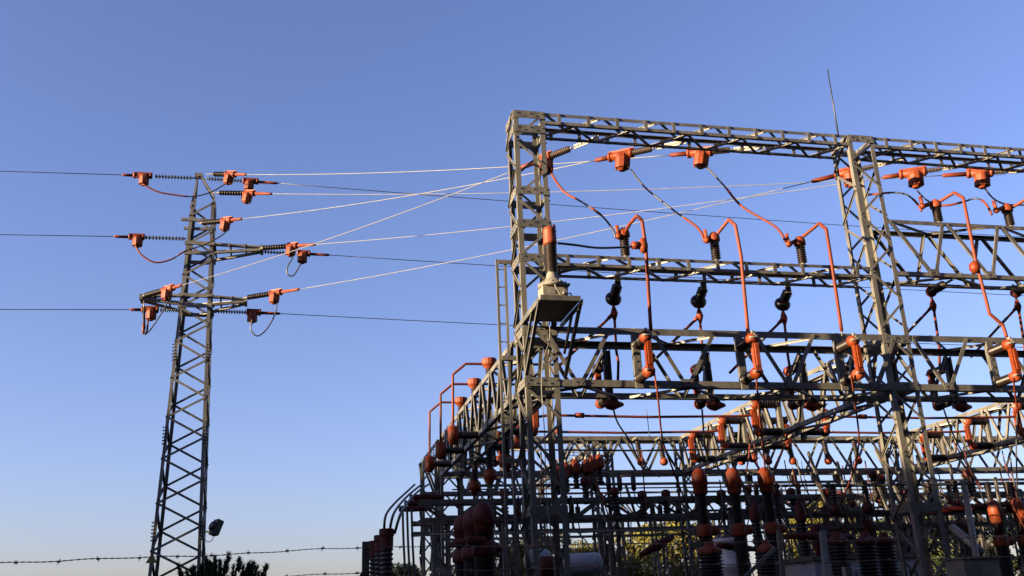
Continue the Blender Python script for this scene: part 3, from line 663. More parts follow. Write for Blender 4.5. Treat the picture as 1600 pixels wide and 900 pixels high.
# switch rows along the trusses and the posts on top of them
ysw = [20.45, 22.35, 24.3]; near = ['nearest', 'middle', 'farthest']
t0 = None
for ti, (tx, d, nm) in enumerate(((11.02, -1, 'left face of the middle truss'), (11.66, 1, 'right face of the middle truss'), (18.16, -1, 'left face of the right truss'), (4.52, 1, 'right face of the left truss'))):
    f0 = None
    for k, y in enumerate(ysw):
        lab = f'{near[k]} switch on the {nm}'
        if f0 is None: f0, _ = pole_switch((tx, y, 0), (d, 0, 0), 6.2, 5.55, lab, 'switches along the trusses', L=.46)
        else: dup(f0, (0, y-ysw[0], 0), lab)
for k, y in enumerate([20.4, 22.3, 24.3]):
    q = V((3.80, y, 5.46)); t = thing('line_insulator', f'{near[k]} ribbed insulator jutting left from the left truss with orange end', 'insulator', q, 'insulators jutting left from the left truss')
    m = MB(); line_insulator(m, q, (-1, 0, 0), .52, .095, 9); m.build('shed_insulator', 'porc', t)
    e = q-X_*.55; m = MB(); m.lathe(e+Z_*.2, e-Z_*.2, [(0, .07), (.03, .12), (.32, .12), (.4, .07)], 12); m.lathe(e, e+X_*.12, [(0, .12), (.12, .11)], 12); m.build('cap', 'orange', t)
    b = V((4.08, y-.1, 6.62)); post_insulator(b, .56, f'{near[k]} wide orange-capped post standing on the left truss', 'posts on the left truss', r=.09, n=6, cap=(.16, .24), cup=True)
    P = [b+Z_*.42, V((3.55, y-.1, b.z+.42)), V((3.26, y-.05, b.z+.18)), V((3.25, y, 5.66))]
    fine = []
    for i in range(3):
        for q_ in range(6): fine.append(P[i].lerp(P[i+1], q_/6))
    fine.append(P[-1]); o = MB().tube(fine, .029, 10).build('busbar_tube', 'tube'); tag(o, f'{near[k]} bent orange tube arching off the left truss', 'busbar tube', 'bent tubes over the left truss')
    MB().tube([b+Z_*.43+X_*.1, b+Z_*.43+X_*1.6], .03, 8).build('stub', 'black', o)
# busbars crossing each bay between trusses
for bi, (xa, xb, nm) in enumerate(((5.15, 10.4, 'first bay'), (12.25, 17.55, 'second bay'))):
    for k, y in enumerate(ysw[:2]):
        z = 5.92; P = [V((xa, y, 5.88)), V((xa+.3, y, z)), V(((xa+xb)/2, y, z-.03)), V((xb-.35, y, z)), V((xb-.05, y, z+.02)), V((xb+.08, y, z-.2))]
        fine = []
        for i in range(len(P)-1):
            for q_ in range(4): fine.append(P[i].lerp(P[i+1], q_/4))
        fine.append(P[-1])
        o = MB().tube(fine, .03, 8).build('busbar_tube', 'tube'); tag(o, f'{["nearer","farther"][k]} level busbar crossing the {nm} under the main beam', 'busbar tube', 'level busbars under the main beam')
        c = V((xa+.9, y, z)); MB().lathe(c, c+X_*.2, [(0, .06), (.2, .06)], 8).build('joint_sleeve', 'orange', o)
# orange bells under the main beam
bell0 = None
for k, x in enumerate((5.72, 7.78, 9.85, 13.2)):
    lab = f'orange bell joint slung under the main beam, {place[k]}'
    if bell0 is None:
        t = bell0 = thing('bell_joint', lab, 'joint', (x, 16.8, 5.45), 'bell joints under the main beam'); c = V((x, 16.8, 5.36))
        MB().lathe(c+Z_*.14, c+Z_*.05, [(0, .10), (.09, .10)], 10).build('bracket', 'porc', t)
        MB().lathe(c-X_*.18, c+X_*.2, [(0, .04), (.06, .09), (.18, .115), (.28, .07), (.38, .03)], 12).build('cover', 'orange', t)
    else: dup(bell0, (x-5.72, 0, 0), lab)

# hanging insulators on the rear gantry with orange tips
h0 = None; hx = [12.75, 13.6, 14.4, 15.6, 16.6, 17.5, 5.3, 6.1, 7.0, 9.6, 10.3]
for k, x in enumerate(hx):
    lab = f'orange-tipped insulator hanging from the rear gantry, {ORD[k]} rightward of the middle column' if k < 6 else f'orange-tipped insulator hanging from the rear gantry, {ORD[k-6]} rightward of the left end'
    if h0 is None:
        t = h0 = thing('hanging_insulator', lab, 'insulator', (x, 26.3, 6.55), 'insulators hanging from the rear gantry'); p = V((x, 26.3, 6.4)); d = V((.10, 0, -1)).normalized()
        MB().bar((x, 26.62, 6.5), (x, 26.25, 6.5), .08, .06).build('bracket', 'steel', t)
        m = MB(); line_insulator(m, p, d, .5, .085, 8); m.build('shed_insulator', 'porc', t)
        e = p+d*.5; MB().lathe(e, e+d, [(0, .08), (.05, .11), (.14, .12), (.2, .08), (.22, .02)], 12).build('cap', 'orange', t)
    else: dup(h0, (x-hx[0], 0, 0), lab)
v0 = None
for k in range(9):
    x = 12.3+k*.72; lab = f'small dark box clamp under the rear gantry, {ORD[k]} from the middle column'
    if v0 is None:
        t = v0 = thing('cable_clamp', lab, 'clamp', (x, 26.4, 5.45), 'small clamps under the rear gantry')
        MB().box((x, 26.4, 5.28), .17, .17, .24).build('body', 'porc', t); MB().tube([(x, 26.4, 5.5), (x, 26.4, 5.4)], .05, 8).build('neck', 'steel', t); MB().lathe((x, 26.4, 5.16), (x, 26.4, 4), [(0, .07), (.08, .06), (.1, .02)], 8).build('nozzle', 'porc', t)
    else: dup(v0, (.72*k, 0, 0), lab)
# insulators standing on / hung under the low frame
n0 = None; names = []
for k in range(24):
    x = 5.0+k*.72+rng.uniform(-.1, .1); lab = f'dark ribbed support insulator on the low frame, {k+1} along from the left'
    lab = f'dark ribbed support insulator on the low frame, {"left" if x<10.9 else "middle" if x<16 else "right"} stretch'
    if n0 is None:
        t = n0 = thing('support_insulator', lab, 'insulator', (x, 23.3, 4.46), 'support insulators on the low frame'); x00 = x
        m = MB(); m.lathe((x, 23.3, 4.0), (x, 23.3, 9), sheds(.5, .10, .07, 6), 12); m.build('shed_insulator', 'porc', t)
        MB().lathe((x, 23.3, 4.49), (x, 23.3, 9), [(0, .09), (.03, .12), (.16, .12), (.2, .06)], 10).build('cap', 'maroon', t)
    else: dup(n0, (x-x00, rng.choice((0, .62)), rng.choice((0, .35, -.1))), lab)

u0 = None
for k, y in enumerate(ysw):
    lab = f'{near[k]} black insulator with orange cup hung under the left truss'
    if u0 is None:
        t = u0 = thing('hanging_insulator', lab, 'insulator', (4.42, y, 5.46), 'insulators hung under the left truss'); p = V((4.42, y, 5.46))
        m = MB(); line_insulator(m, p, (0, 0, -1), .46, .10, 7); m.build('shed_insulator', 'porc', t)
        MB().lathe(p-Z_*.44, p-Z_*2, [(0, .10), (.04, .15), (.22, .16), (.26, .10), (.36, .05)], 12).build('cap', 'orange', t)
        MB().tube([p-Z_*.62, p-Z_*.62+V((.25, .0, -.12)), p+V((.5, 0, -.9)), p+V((.55, 0, -1.6))], .022, 6).build('lead', 'black', t)
    else: dup(u0, (0, y-ysw[0], 0), lab)
rr = random.Random(21)
rails = [(21.2, 5.28, 4.6, 10.9), (24.9, 5.02, 4.4, 23), (28.0, 5.3, 4.4, 25), (32.5, 5.75, 4, 27), (25.6, 4.15, 3.4, 24), (30.5, 4.75, 4, 27), (22.4, 3.55, 3.0, 22), (27.8, 3.9, 4, 25)]
for k, (y, z, xa, xb) in enumerate(sorted(rails, key=lambda q: -(q[1]-1.6)/q[0])):
    m = MB()
    if k % 2: m.angle((xa, y, z), (xb, y, z), .075, .008, -Z_, Y_)
    else: m.tube([(xa, y, z), ((xa+xb)/2, y, z-.03), (xb, y, z)], .022, 6)
    tag(m.build('support_rail', 'steel'), f'{ORD[k]} thin dark level rail from the top in the tangle behind the main beam', 'rail', 'thin level rails behind the main beam')
q0 = None
for k in range(16):
    x = 4.9+k*.37+rr.uniform(-.1, .1); lab = 'dark slender rod hanging between the two low beams of the first bay'
    if q0 is None:
        t = q0 = thing('hanging_rod', lab, 'rod', (x, 24.1, 4.4), 'slender rods in the first bay'); qx = x; p = V((x, 24.1, 4.4))
        MB().lathe(p, p-Z_*3, [(0, .03), (.08, .03), (.1, .07), (.42, .07), (.46, .03)], 8).build('rod', 'porc', t); MB().tube(smooth_path([p-Z_*.45, p+V((.05, 0, -.8)), p+V((.2, -.1, -1.1)), p+V((.12, -.1, -1.9))]), .016, 5).build('lead', 'black', t)
    else: dup(q0, (x-qx, rr.choice((0, .0, -.75)), rr.choice((0, .1, .75))), lab)
for k in range(58):
    x = rr.uniform(4.6, 19) if k < 24 else rr.uniform(11.8, 22); y = rr.uniform(19, 27); z = rr.uniform(4.2, 5.6); h = rr.uniform(.6, 2.4); nm = 'first bay' if x < 11 else 'second bay'
    m = MB(); dxx = rr.uniform(-.15, .5)*h*.5
    if k % 3: m.tube(smooth_path([(x, y, z), (x+dxx*.15, y, z-h*.35), (x+dxx*.7, y-.05, z-h*.75), (x+dxx, y-.05, z-h)]), .017, 6)
    else: m.angle((x, y, z), (x+dxx*1.6, y, z-h), .055, .006, X_, Y_)
    tag(m.build('hanging_lead' if k % 3 else 'brace_bar', ('black', 'maroon', 'tube')[k % 5 % 3] if k % 3 else 'steel'), f'{"thin hanging lead" if k % 3 else "slim steel brace"} lost in the tangle behind the {nm}', 'lead' if k % 3 else 'brace', f'tangle of {"leads" if k % 3 else "braces"} in the {nm}')
for y, z, nm in ((20.6, 4.3, 'front'), (25.0, 4.9, 'middle'), (28.3, 4.6, 'rear')):
    o = MB().tube([(11.9, y, z), (23, y, z)], .035, 8).build('busbar_tube', 'black'); tag(o, f'{nm} dark level pipe crossing the right bay below the trusses', 'busbar tube', 'dark level pipes of the right bay')
    u0 = None
    for k in range(9):
        x = 12.4+k*.78+rr.uniform(-.2, .2); lab = f'dark ribbed hanger with red cup on the {nm} pipe of the right bay'
        if u0 is None:
            t = u0 = thing('hanging_insulator', lab, 'insulator', (x, y, z), f'hangers on the {nm} right pipe'); p = V((x, y, z)); ux = x
            m = MB(); line_insulator(m, p+Z_*.05, (0, 0, -1), .5, .085, 7); m.build('shed_insulator', 'porc', t)
            MB().lathe(p-Z_*.44, p-Z_*2, [(0, .09), (.04, .13), (.2, .13), (.26, .05)], 10).build('cap', 'maroon', t)
            MB().tube(smooth_path([p-Z_*.6, p+V((.06, 0, -.9)), p+V((.22, 0, -1.2)), p+V((.2, 0, -2.2))]), .02, 6).build('lead', 'black', t)
        else: dup(u0, (x-ux, 0, rr.choice((0, 0, .04))), lab)
for k in range(14):
    x = 12.2+rr.uniform(0, 8); y = rr.uniform(19.5, 27); z = rr.uniform(4.6, 5.5)
    cable('dropper_cable', [(x, y, z), (x+rr.uniform(-.1, .2), y, z-.6), (x+rr.uniform(-.5, .5), y-.2, z-1.3), (x+rr.uniform(-.6, .6), y-.4, z-2.6)], .018, 'loose dark cable hanging in the shaded clutter of the right bay', 'cable', 'loose cables in the right bay', mat=rr.choice(('black', 'black', 'maroon')))

# ------------------------------------------------------------------ circuit breakers, transformers, tanks
def breaker(base, label, group, top=4.50, cap_r=.165, r=.125, mat='orange', zmid=3.20, ch=1.2):
    b = V(base); t = thing('circuit_breaker', label, 'circuit breaker', b, group)
    MB().box(b+Z_*.8, .35, .35, 1.6).build('pedestal', 'steel', t)
    h1 = zmid-.12
    MB().lathe(b+Z_*1.6, b+Z_*9, sheds(h1-1.6, r*1.2, r*.95, 30), 16).build('lower_insulator', 'porc', t)
    m = MB(); m.lathe(b+Z_*h1, b+Z_*9, [(0, r*1.25), (.03, r*1.38), (.20, r*1.34), (.26, r*1.05)], 14); m.lathe(b+V((0, 0, zmid)), b+V((.42, -.05, zmid)), [(0, .10), (.1, .10), (.24, .10), (.30, .06), (.32, .03)], 12)
    m.build('mid_cover', mat, t)
    ht = top-.46*ch
    MB().lathe(b+Z_*(zmid+.12), b+Z_*9, sheds(ht-zmid-.12, r*.95, r*.72, 17), 16).build('upper_insulator', 'porc', t)
    m = MB(); m.lathe(b+Z_*ht, b+Z_*9, [(q*ch, cap_r*w) for q, w in ((0, .80), (.03, .90), (.15, .92), (.16, 1.), (.29, 1.), (.37, .86), (.42, .62), (.455, .3))], 16)
    m.box(b+V((.03, -cap_r*.92, ht+.24)), .12, .07, .13); m.lathe(b+V((-.03, 0, ht+.44)), b+Z_*9, [(0, .05), (.05, .04), (.08, .02)], 8)
    m.build('cap', mat, t); return t
bxs = [at(q, 790, Y=19).x for q in (1097, 1152, 1207)]
br = breaker((bxs[0], 19, 0), 'breaker pole with orange dome cap, leftmost of the three before the white tank', 'three orange-domed breaker poles')
dup(br, (bxs[1]-bxs[0], 0, 0), 'breaker pole with orange dome cap, middle of the three'); dup(br, (bxs[2]-bxs[0], .05, .02), 'breaker pole with orange dome cap, rightmost of the three')
def drum(base, label, group, top=3.0, r=.26, cap=.30, mat='maroon', n=16, caph=.16, z0=1.2, flat=False):
    """instrument transformer: wide ribbed column with a broad cover"""
    b = V(base); t = thing('instrument_transformer', label, 'transformer', b, group)
    MB().box(b+Z_*z0/2, r*1.6, r*1.6, z0).build('pedestal', 'steel', t)
    MB().lathe(b+Z_*z0, b+Z_*9, sheds(top-z0, r, r*.80, int(n*1.5)), 18).build('shed_insulator', 'porc', t)
    m = MB()
    if flat: m.lathe(b+Z_*(top-.02), b+Z_*9, [(0, cap*.9), (.05, cap*.95), (caph*.6, cap*.97), (caph*.65, cap*1.08), (caph*.97, cap*1.08), (caph, cap)], 16, False)
    else: m.lathe(b+Z_*(top-.02), b+Z_*9, [(0, cap*.96), (.03, cap), (caph*.8, cap*.97), (caph, cap*.8), (caph+.05, cap*.45), (caph+.12, cap*.4), (caph+.13, cap*.2)], 16)
    m.build('cap', mat, t); return t
drum((at(1111, 880, Y=17.6).x, 17.6, 0), 'wide ribbed drum insulator with flat orange lid below the left breaker pole', 'wide ribbed drum transformers', at(1111, 864, Y=17.6).z, .235, .235, 'orange', caph=.11)
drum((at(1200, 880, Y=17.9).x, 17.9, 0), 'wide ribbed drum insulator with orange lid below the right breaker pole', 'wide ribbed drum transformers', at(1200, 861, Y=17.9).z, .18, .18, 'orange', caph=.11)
for k, x in enumerate((11.0, 11.75, 12.3)):
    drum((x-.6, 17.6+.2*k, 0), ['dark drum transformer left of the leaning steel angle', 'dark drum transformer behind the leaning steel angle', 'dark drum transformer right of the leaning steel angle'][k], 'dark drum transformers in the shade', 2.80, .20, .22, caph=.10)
for k, (x, y) in enumerate(((3.30, 17.4), (3.28, 18.4), (3.26, 19.4))):
    breaker((x, y, 0), f'{near[k]} dark red breaker pole just left of the near column', 'breaker poles left of the near column', top=3.66, cap_r=.20, r=.17, mat='maroon', zmid=2.85)
for k, (px, y) in enumerate(((604, 17.0), (595, 18.2), (586, 19.4))):
    x = at(px, 860, Y=y).x
    t = drum((x, y, 0), f'{near[k]} red-topped bushing beside the fence post', 'red-topped bushings beside the fence post', 2.88, .115, .12, 'maroon', 16, .33, 1.0, flat=True)
for k, (px, y) in enumerate(((1555, 20), (1592, 20), (1628, 20), (1350, 21), (1500, 22.5), (1300, 22))):
    x = at(px, 800, Y=y).x
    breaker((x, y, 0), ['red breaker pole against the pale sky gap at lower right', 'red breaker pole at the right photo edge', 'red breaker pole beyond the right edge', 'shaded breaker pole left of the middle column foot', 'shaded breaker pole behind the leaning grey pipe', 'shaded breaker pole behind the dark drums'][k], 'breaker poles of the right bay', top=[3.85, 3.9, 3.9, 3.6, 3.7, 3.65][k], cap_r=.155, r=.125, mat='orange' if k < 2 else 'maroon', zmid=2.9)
for k, (px, y) in enumerate(((1179, 21.5), (1198, 21.6), (1250, 21.7))):
    x = at(px, 800, Y=y).x
    drum((x, y, 0), f'{ORD[k]} ribbed bushing with large red hood behind the right breaker pole', 'red-hooded bushings behind the breaker poles', at(px, 812, Y=y).z, .12, .135, 'maroon', 18, .36, 1.4)
# long dark red ducts
for k, (a, b, y, lab) in enumerate((((1000, 868), (1052, 838), 18.5, 'dark red covered duct slanting up towards the left breaker pole'), ((1225, 838), (1330, 838), 18.2, 'level dark red duct across the dark drums'), ((700, 852), (760, 842), 17.2, 'stubby dark red duct left of the near column'), ((1440, 800), (1600, 785), 20.5, 'red cable duct running to the right edge breaker poles'), ((1120, 852), (1180, 858), 19.4, 'dark red duct between the breaker poles'))):
    A, B_ = at(*a, Y=y), at(*b, Y=y); o = MB().tube([A, A.lerp(B_, .3), A.lerp(B_, .7), B_], [.05, .075, .075, .05], 10).build('covered_duct', 'maroon'); tag(o, lab, 'duct', 'dark red covered ducts')
    MB().lathe(A.lerp(B_, .45), B_, [(0, .095), (.12, .095)], 10).build('joint_collar', 'maroon', o)
# tanks, cabinet, pipes
tk = thing('transformer_tank', 'upright pale grey cylindrical tank behind the breaker poles', 'tank', at(1140, 870, Y=20.3))
c = at(1139, 870, Y=20.3); zt = at(1139, 842, Y=20.3).z
MB().lathe((c.x, c.y, 0), (c.x, c.y, 9), [(0, .36), (zt-.62, .36), (zt-.61, .375), (zt-.58, .375), (zt-.57, .36), (zt-.08, .36), (zt-.06, .385), (zt-.01, .385), (zt, .30), (zt+.04, .1)], 28).build('body', 'pale', tk)
m = MB(); m.lathe((c.x-.22, c.y, zt), (c.x-.22, c.y, 9), [(0, .07), (.05, .07), (.1, .03)], 10); m.box((c.x-.05, c.y-.2, zt+.03), .3, .12, .08); m.build('lid_fitting', 'steel_b', tk)
m = MB()
for s in (-1, 1): m.tube(smooth_path([(c.x-.02, c.y, zt+1.3), (c.x+.02*s, c.y, zt+.7), (c.x+.22*s, c.y-.1, zt+.05)]), .014, 6)
m.build('lead_wire', 'black', tk)
ht = thing('conservator_tank', 'horizontal grey cylinder lying at the foot of the near column', 'tank', at(905, 880, Y=19.2))
A, B_ = at(876, 884, Y=19.6), at(940, 880, Y=19.6); L = (B_-A).length; ax = (B_-A).normalized()
MB().lathe(A, B_, [(0, .05), (.02, .17), (.07, .215), (.14, .225), (L-.12, .225), (L-.04, .20), (L, .1)], 24).build('body', 'grey', ht)
MB().lathe(A-ax*.45, A, [(0, .13), (.03, .21), (.3, .21), (.33, .15), (.45, .15)], 18).build('end_drum', 'maroon', ht)
MB().box(A.lerp(B_, .5)-Z_*1.3, .4, .3, 2.1).build('stand', 'steel', ht)
ht2 = thing('conservator_tank', 'second small grey drum half hidden behind the near column', 'tank', at(845, 875, Y=20.5))
A, B_ = at(820, 878, Y=20.5), at(860, 874, Y=20.5); L = (B_-A).length
MB().lathe(A, B_, [(0, .1), (.04, .2), (.1, .23), (L-.1, .23), (L-.03, .2), (L, .1)], 20).build('body', 'grey', ht2); MB().box(A.lerp(B_, .5)-Z_*1.3, .3, .3, 2.1).build('stand', 'steel', ht2)
pp = thing('leaning_pipe', 'weathered grey pipe standing at lower right, rusty at its foot', 'pipe', at(1520, 900, Y=15))
A, B_ = at(1531, 905, Y=15), at(1506, 757, Y=15.6); L = (B_-A).length
MB().tube([A-(B_-A).normalized()*1.6, A, A.lerp(B_, .5), B_], .055, 12).build('pipe', 'steel', pp); MB().lathe(B_, B_+(B_-A), [(0, .05), (.0, .075), (.07, .075), (.09, .03)], 12).build('cap', 'sheet', pp)
MB().tube([A.lerp(B_, -.05), A.lerp(B_, .24)], .057, 12).build('rusty_foot', 'rust', pp)
p2 = MB().tube([at(1487, 824, Y=15.9), at(1500, 835, Y=15.7), at(1533, 862, Y=15.2)], .075, 14).build('grey_pipe', 'steel_b'); tag(p2, 'short fat grey pipe slanting behind the leaning pipe', 'pipe')
cb = thing('control_cabinet', 'low dark grey cabinet at the bottom right by the pipes', 'cabinet', at(1520, 900, Y=14.6))
c = at(1520, 890, Y=14.6); zt = at(1520, 874, Y=14.6).z
MB().box((c.x, c.y, zt/2), .66, .5, zt).build('body', 'sheet', cb); MB().box((c.x, c.y, zt+.015), .74, .58, .03).build('roof', 'steel', cb); MB().box((c.x-.18, c.y-.253, zt-.6), .26, .01, 1.0).build('door', 'steel', cb)
tr = thing('power_transformer', 'large grey finned transformer deep in the shade behind the dark drums', 'transformer', (13.2, 21, 0))
MB().box((12.6, 21, 1.35), 2.6, 1.6, 2.5).build('tank', 'grey', tr)
m = MB()
for k in range(18): m.box((11.45+k*.135, 20.1, 1.4), .03, .2, 2.0)
m.build('cooling_fins', 'grey', tr); MB().box((12.6, 21, 2.66), 2.8, 1.8, .1).build('lid', 'steel', tr)
for k in range(3): MB().lathe((11.9+.7*k, 21, 2.7), (11.9+.7*k, 21, 9), sheds(.5, .11, .08, 7)+[(.52, .13), (.7, .13), (.75, .05)], 12).build('bushing', 'maroon', tr)
lp = MB(); a_, b_ = at(1290, 905, Y=14.5), at(1283, 828, Y=14.8); lp.angle(a_-(b_-a_).normalized()*2, b_, .09, .01, X_, Y_); o = lp.build('steel_angle_post', 'steel'); tag(o, 'bare leaning steel angle in front of the dark drums', 'post')
st = MB(); st.bar(at(1160, 905, Y=17), at(1212, 856, Y=17), .06, .06); st.bar(at(1216, 905, Y=17)-Z_*2, at(1216, 828, Y=17), .07, .07); o = st.build('stay_post', 'steel'); tag(o, 'shaded steel post with diagonal brace below the right breaker pole', 'post')
st = MB(); st.bar(at(680, 905, Y=15)-Z_*2, at(677, 845, Y=15), .09, .06); st.bar(at(680, 878, Y=15), at(712, 905, Y=15), .07, .05); o = st.build('stay_post', 'steel'); tag(o, 'grey steel post with brace at lower left of the substation', 'post')

# curved cable tails at the far left
for k in range(3):
    ox = 12*k
    y = 19.4-1.2*k
    cable('terminal_cable', pxs([(600+ox*.7, 833), (603+ox, 805-2*k), (618+ox*1.0, 785-3*k), (634+ox*.9, 770-2*k), (648+ox*.9, 757)], (y, y, 21, 23, 25)), .025, f'{["leftmost","middle","rightmost"][k]} curved black cable arching from a red-topped bushing to the left end frame', 'cable', 'arching cables at the far left')
    p = at(629+7*k, 790+2*k, Y=25); cable('terminal_cable', [p, p+V((.02, 0, -.8)), p+V((.06, 0, -1.7)), p+V((.1, 0, -3.2))], .03, f'{["leftmost","middle","rightmost"][k]} straight black drop cable at the left end frame', 'cable', 'straight drop cables at the far left')
    q = at(648+9*k, 795-9*k, Y=25.5-.6*k); t = thing('cable_termination', f'{ORD[2-k]} dark red horizontal cable end at the left end frame, counted downward', 'cable end', q, 'horizontal cable ends at the far left')
    MB().lathe(q-X_*.35, q+X_*.5, [(0, .05), (.05, .075), (.3, .08), (.5, .07), (.8, .06)], 12).build('cover', 'maroon', t); MB().lathe(q-X_*.42, q, [(0, .05), (.04, .09), (.09, .05)], 8).build('stud', 'black', t)
# trios of orange hoods on the rear frames
for k, (px, py) in enumerate(((871, 737), (884, 733), (899, 728), (916, 728), (926, 724), (936, 720))):
    q = at(px, py, Y=24.5+.0*k); t = thing('cable_termination', f'upright orange hood on the rear frame right of the near column, {ORD[k]} from left', 'cable end', q, 'upright orange hoods on the rear frame')
    MB().lathe(q-Z_*.2, q+Z_*.5, [(0, .13), (.04, .15), (.24, .14), (.36, .07)], 12).build('hood', 'orange', t); MB().lathe(q+Z_*.15, q+Z_, [(0, .03), (.06, .05), (.1, .03)], 8).build('stud', 'steel_b', t)
    MB().lathe(q-Z_*.6, q, sheds(.4, .09, .06, 5), 10).build('shed_insulator', 'porc', t)

# thin droppers from the switches down to the plant
dr = [([(1022, 582), (1028, 620), (1035, 685), (1050, 730), (1075, 790), (1100, 815)], (15.4, 15.6, 16.5, 17.5, 18.4, 18.9), 'dropper from the first front switch to the left breaker pole'),
      ([(1181, 580), (1186, 640), (1192, 700), (1196, 735)], (15.4, 16.2, 17.5, 18.9), 'dropper from the second front switch to the right breaker dome'),
      ([(1330, 585), (1336, 630), (1342, 690), (1332, 740), (1312, 790)], (15.4, 16, 17, 18, 19), 'dropper from the third front switch'),
      ([(1583, 590), (1590, 640), (1603, 700)], (15.4, 16, 17), 'dropper from the fourth front switch'),
      ([(957, 632), (965, 660), (985, 690), (1000, 720), (1030, 745)], (17, 18, 19.5, 21, 22), 'black cable curving down from the first bell joint'),
      ([(1097, 640), (1100, 680), (1105, 720)], (17, 18.5, 19), 'black cable down to the left breaker dome'),
      ([(1238, 680), (1222, 705), (1210, 730)], (20.5, 20, 19.2), 'orange cable running down to the right breaker dome'),
      ([(1172, 690), (1170, 715), (1165, 740)], (20.5, 20, 19), 'orange cable down to the middle breaker dome'),
      ([(1252, 720), (1258, 760), (1252, 800)], (22, 22, 22), 'thin black wire hanging below the rear gantry'),
      ([(1473, 635), (1490, 680), (1520, 740), (1540, 790)], (17, 19, 20, 20.3), 'black cable from the fourth bell joint to the lower right'),
      ([(1490, 690), (1510, 725), (1535, 765)], (20, 20.2, 20.4), 'orange cable running down from the right truss'),
      ([(1590, 640), (1588, 700), (1590, 790)], (20.4, 20.4, 20.4), 'vertical black cable near the right edge'),
      ([(1470, 770), (1490, 785), (1520, 792)], (20, 20.3, 20.5), 'orange cable drooping behind the middle column foot'),
      ([(935, 760), (940, 790), (935, 830)], (24, 23.8, 23.6), 'short black cable under the orange hoods'),
      ([(1010, 640), (1013, 665), (1015, 683)], (19, 19, 19), 'thin vertical wire between busbar and rear gantry')]
for pts, Ys, lab in dr:
    org = 'orange' in lab and 'hoods' not in lab or 'front switch' in lab
    cable('dropper_cable', pxs(pts, Ys), .018 if not lab.startswith('thin') else .008, lab, 'cable', 'droppers to the ground plant', mat='tube' if org else 'black')

# ------------------------------------------------------------------ fence
YFEN = 7.0
fe = thing('barbed_wire_fence', 'barbed wire fence with one steel angle post in the foreground', 'fence', at(572, 900, Y=YFEN))
m = MB(); pz = at(572, 846, Y=YFEN); m.angle((pz.x-.025, YFEN, 0), (pz.x-.025, YFEN, pz.z), .05, .006, X_, Y_)
for z in (2.13, 1.97, 1.8): m.bolt((pz.x+.005, YFEN-.003, z), (0, -1, 0), .008)
m.build('post', 'steel', fe)
for x in (-3.2, 4.2, 7.9): MB().angle((x, YFEN+.05, 0), (x, YFEN+.05, 1.9), .05, .006, X_, Y_).build('post', 'steel', fe)
MB().angle((pz.x-.02, YFEN+.01, 1.98), (pz.x-1.0, YFEN+.01, .4), .04, .005, X_, Z_).build('brace', 'steel', fe)
def barbed(z0, z1, xa, xb, seed):
    r = random.Random(seed); m = MB(); n = int((xb-xa)/.02); pts = [[], []]
    for i in range(n+1):
        x = xa+(xb-xa)*i/n; f = i/n; z = z0+(z1-z0)*f-.02*math.sin(math.pi*f)+.004*math.sin(x*5+seed)+.003*math.sin(x*13)
        for k in (0, 1): a = x*75+k*math.pi; pts[k].append((x, YFEN-.01+.0028*math.cos(a), z+.0028*math.sin(a)))
    for k in (0, 1): m.tube(pts[k][::1], .0021, 4)
    x = xa+.05
    while x < xb:
        i = min(n, int((x-xa)/(xb-xa)*n)); p = V(pts[0][i])
        for _ in range(2):
            d = V((r.uniform(-.5, .5), r.uniform(-.6, .6), r.uniform(.5, 1))).normalized(); m.tube([p-d*.02, p+d*.02], .0018, 4)
        m.tube([p-X_*.012, p+X_*.012], .0062, 6); x += .24+r.uniform(-.03, .03)
    return m
barbed(2.10, 2.13, -3.2, .46, 1).build('barbed_wire', 'rust', fe); barbed(1.90, 1.965, -3.2, .46, 2).build('barbed_wire', 'rust', fe)
barbed(2.13, 2.10, .46, 7.9, 3).build('barbed_wire', 'rust', fe); barbed(1.965, 1.94, .46, 7.9, 4).build('barbed_wire', 'rust', fe)

# ------------------------------------------------------------------ trees
def pine(base, h, w, label, seed, mat='needle', clumps=46, leaf=.115, crown0=.45, cat='tree', group='pines behind the substation', per=190):
    r = random.Random(seed); b = V(base); t = thing('pine_tree', label, cat, b, group); tm = MB()
    lean = V((r.uniform(-.4, .4), r.uniform(-.3, .3), 0)); path = [b+lean*(k/6)**2*h*.2+Z_*h*.86*k/6 for k in range(7)]
    tm.tube(path, [.2*h/7*(1-.11*k) for k in range(7)], 8)
    cr = MB()
    for k in range(clumps):
        a = r.uniform(0, 6.283); f = r.random(); z = crown0+(1-crown0)*f; rad = w*.5*math.sqrt(r.random())*(1-.75*max(0, f-.35)**1.3-(.35 if f < .12 else 0))
        c = b+lean*z*z*h*.2+V((math.cos(a)*rad, math.sin(a)*rad, h*z-.25)); s = r.uniform(.35, .75)*w/4.2
        tuft(cr, c, s, per, leaf, r, .62)
        if k % 2 == 0:
            o = b+lean*z*z*h*.14+Z_*h*max(.25, z-.2); tm.tube([o, o.lerp(c, .55)+Z_*.1, c], [.055*h/7, .04*h/7, .015], 5)
    tm.build('trunk', 'bark', t); cr.build('crown', mat, t); return t
def tree_at(px, py, y, w, label, seed, **k):
    p = at(px, py, Y=y); return pine((p.x, y, 0), p.z, w, label, seed, **k)
tree_at(1045, 806, 46, 5.2, 'sunlit pine seen between the near column and the left breaker pole', 11, clumps=60)
tree_at(985, 822, 49, 4.2, 'lower sunlit pine just left of the biggest one behind the frames', 12)
tree_at(1105, 818, 52, 4.5, 'sunlit pine behind the left breaker pole', 13)
tree_at(862, 826, 50, 3.6, 'yellow-green pine seen through the near column', 14)
tree_at(905, 845, 54, 4, 'low pine right of the near column', 15)
tree_at(800, 842, 52, 3.6, 'low pine left of the near column', 16)
tree_at(745, 848, 52, 3.8, 'low pine behind the dark red breaker poles', 17)
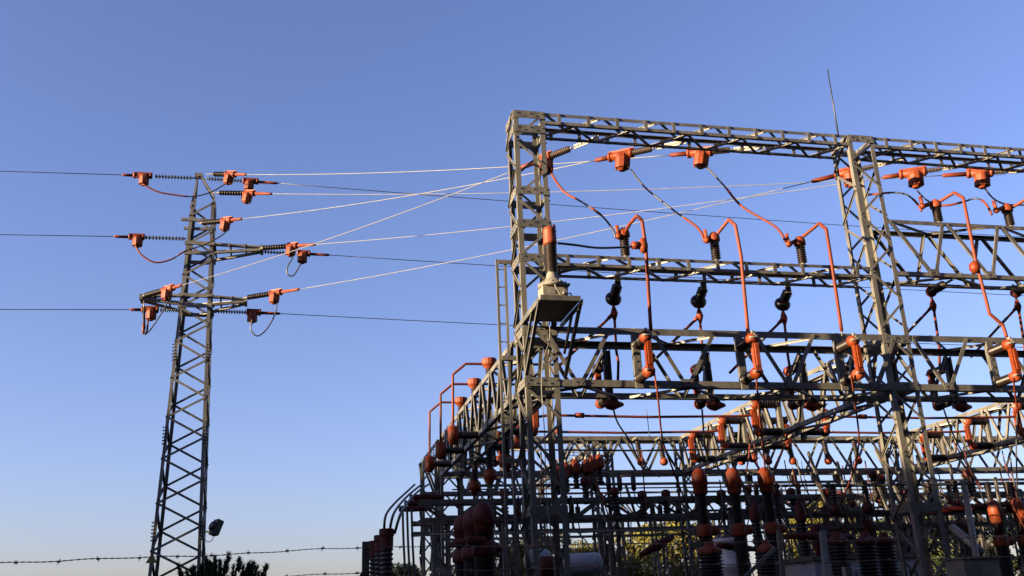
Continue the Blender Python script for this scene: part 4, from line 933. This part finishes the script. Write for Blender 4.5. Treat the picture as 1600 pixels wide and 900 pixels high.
tree_at(636, 876, 52, 3.2, 'small round pine at the left foot of the substation', 18)
tree_at(1292, 772, 48, 4.6, 'tall sunlit pine between the right breaker pole and middle column', 19, clumps=60)
tree_at(1245, 800, 52, 4.6, 'sunlit pine right of the breaker poles', 20)
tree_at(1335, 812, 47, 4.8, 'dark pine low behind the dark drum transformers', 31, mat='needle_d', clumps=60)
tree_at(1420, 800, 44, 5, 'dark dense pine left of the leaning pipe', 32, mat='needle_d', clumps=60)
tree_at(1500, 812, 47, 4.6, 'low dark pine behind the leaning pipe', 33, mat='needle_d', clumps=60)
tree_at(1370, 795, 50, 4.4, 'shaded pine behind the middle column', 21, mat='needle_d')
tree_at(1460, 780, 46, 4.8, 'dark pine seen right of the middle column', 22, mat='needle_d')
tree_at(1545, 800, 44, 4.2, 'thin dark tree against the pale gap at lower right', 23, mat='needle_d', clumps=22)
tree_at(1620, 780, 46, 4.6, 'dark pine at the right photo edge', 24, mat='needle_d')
# nearer dark pine at the foot of the tower: upward candles of needles
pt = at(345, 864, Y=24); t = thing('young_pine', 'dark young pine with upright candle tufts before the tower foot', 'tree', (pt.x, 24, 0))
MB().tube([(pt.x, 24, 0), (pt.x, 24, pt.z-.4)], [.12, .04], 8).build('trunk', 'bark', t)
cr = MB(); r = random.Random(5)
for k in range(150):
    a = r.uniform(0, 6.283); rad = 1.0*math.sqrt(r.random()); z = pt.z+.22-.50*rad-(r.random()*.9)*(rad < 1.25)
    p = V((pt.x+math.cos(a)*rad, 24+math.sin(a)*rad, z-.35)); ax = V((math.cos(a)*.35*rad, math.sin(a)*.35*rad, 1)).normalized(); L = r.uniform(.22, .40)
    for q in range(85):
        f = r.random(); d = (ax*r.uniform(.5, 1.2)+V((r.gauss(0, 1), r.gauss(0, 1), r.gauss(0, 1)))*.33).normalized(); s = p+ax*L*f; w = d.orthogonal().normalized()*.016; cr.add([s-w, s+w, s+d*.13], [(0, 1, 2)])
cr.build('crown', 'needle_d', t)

for o in bpy.data.objects:
    if '_o' in o: del o['_o']
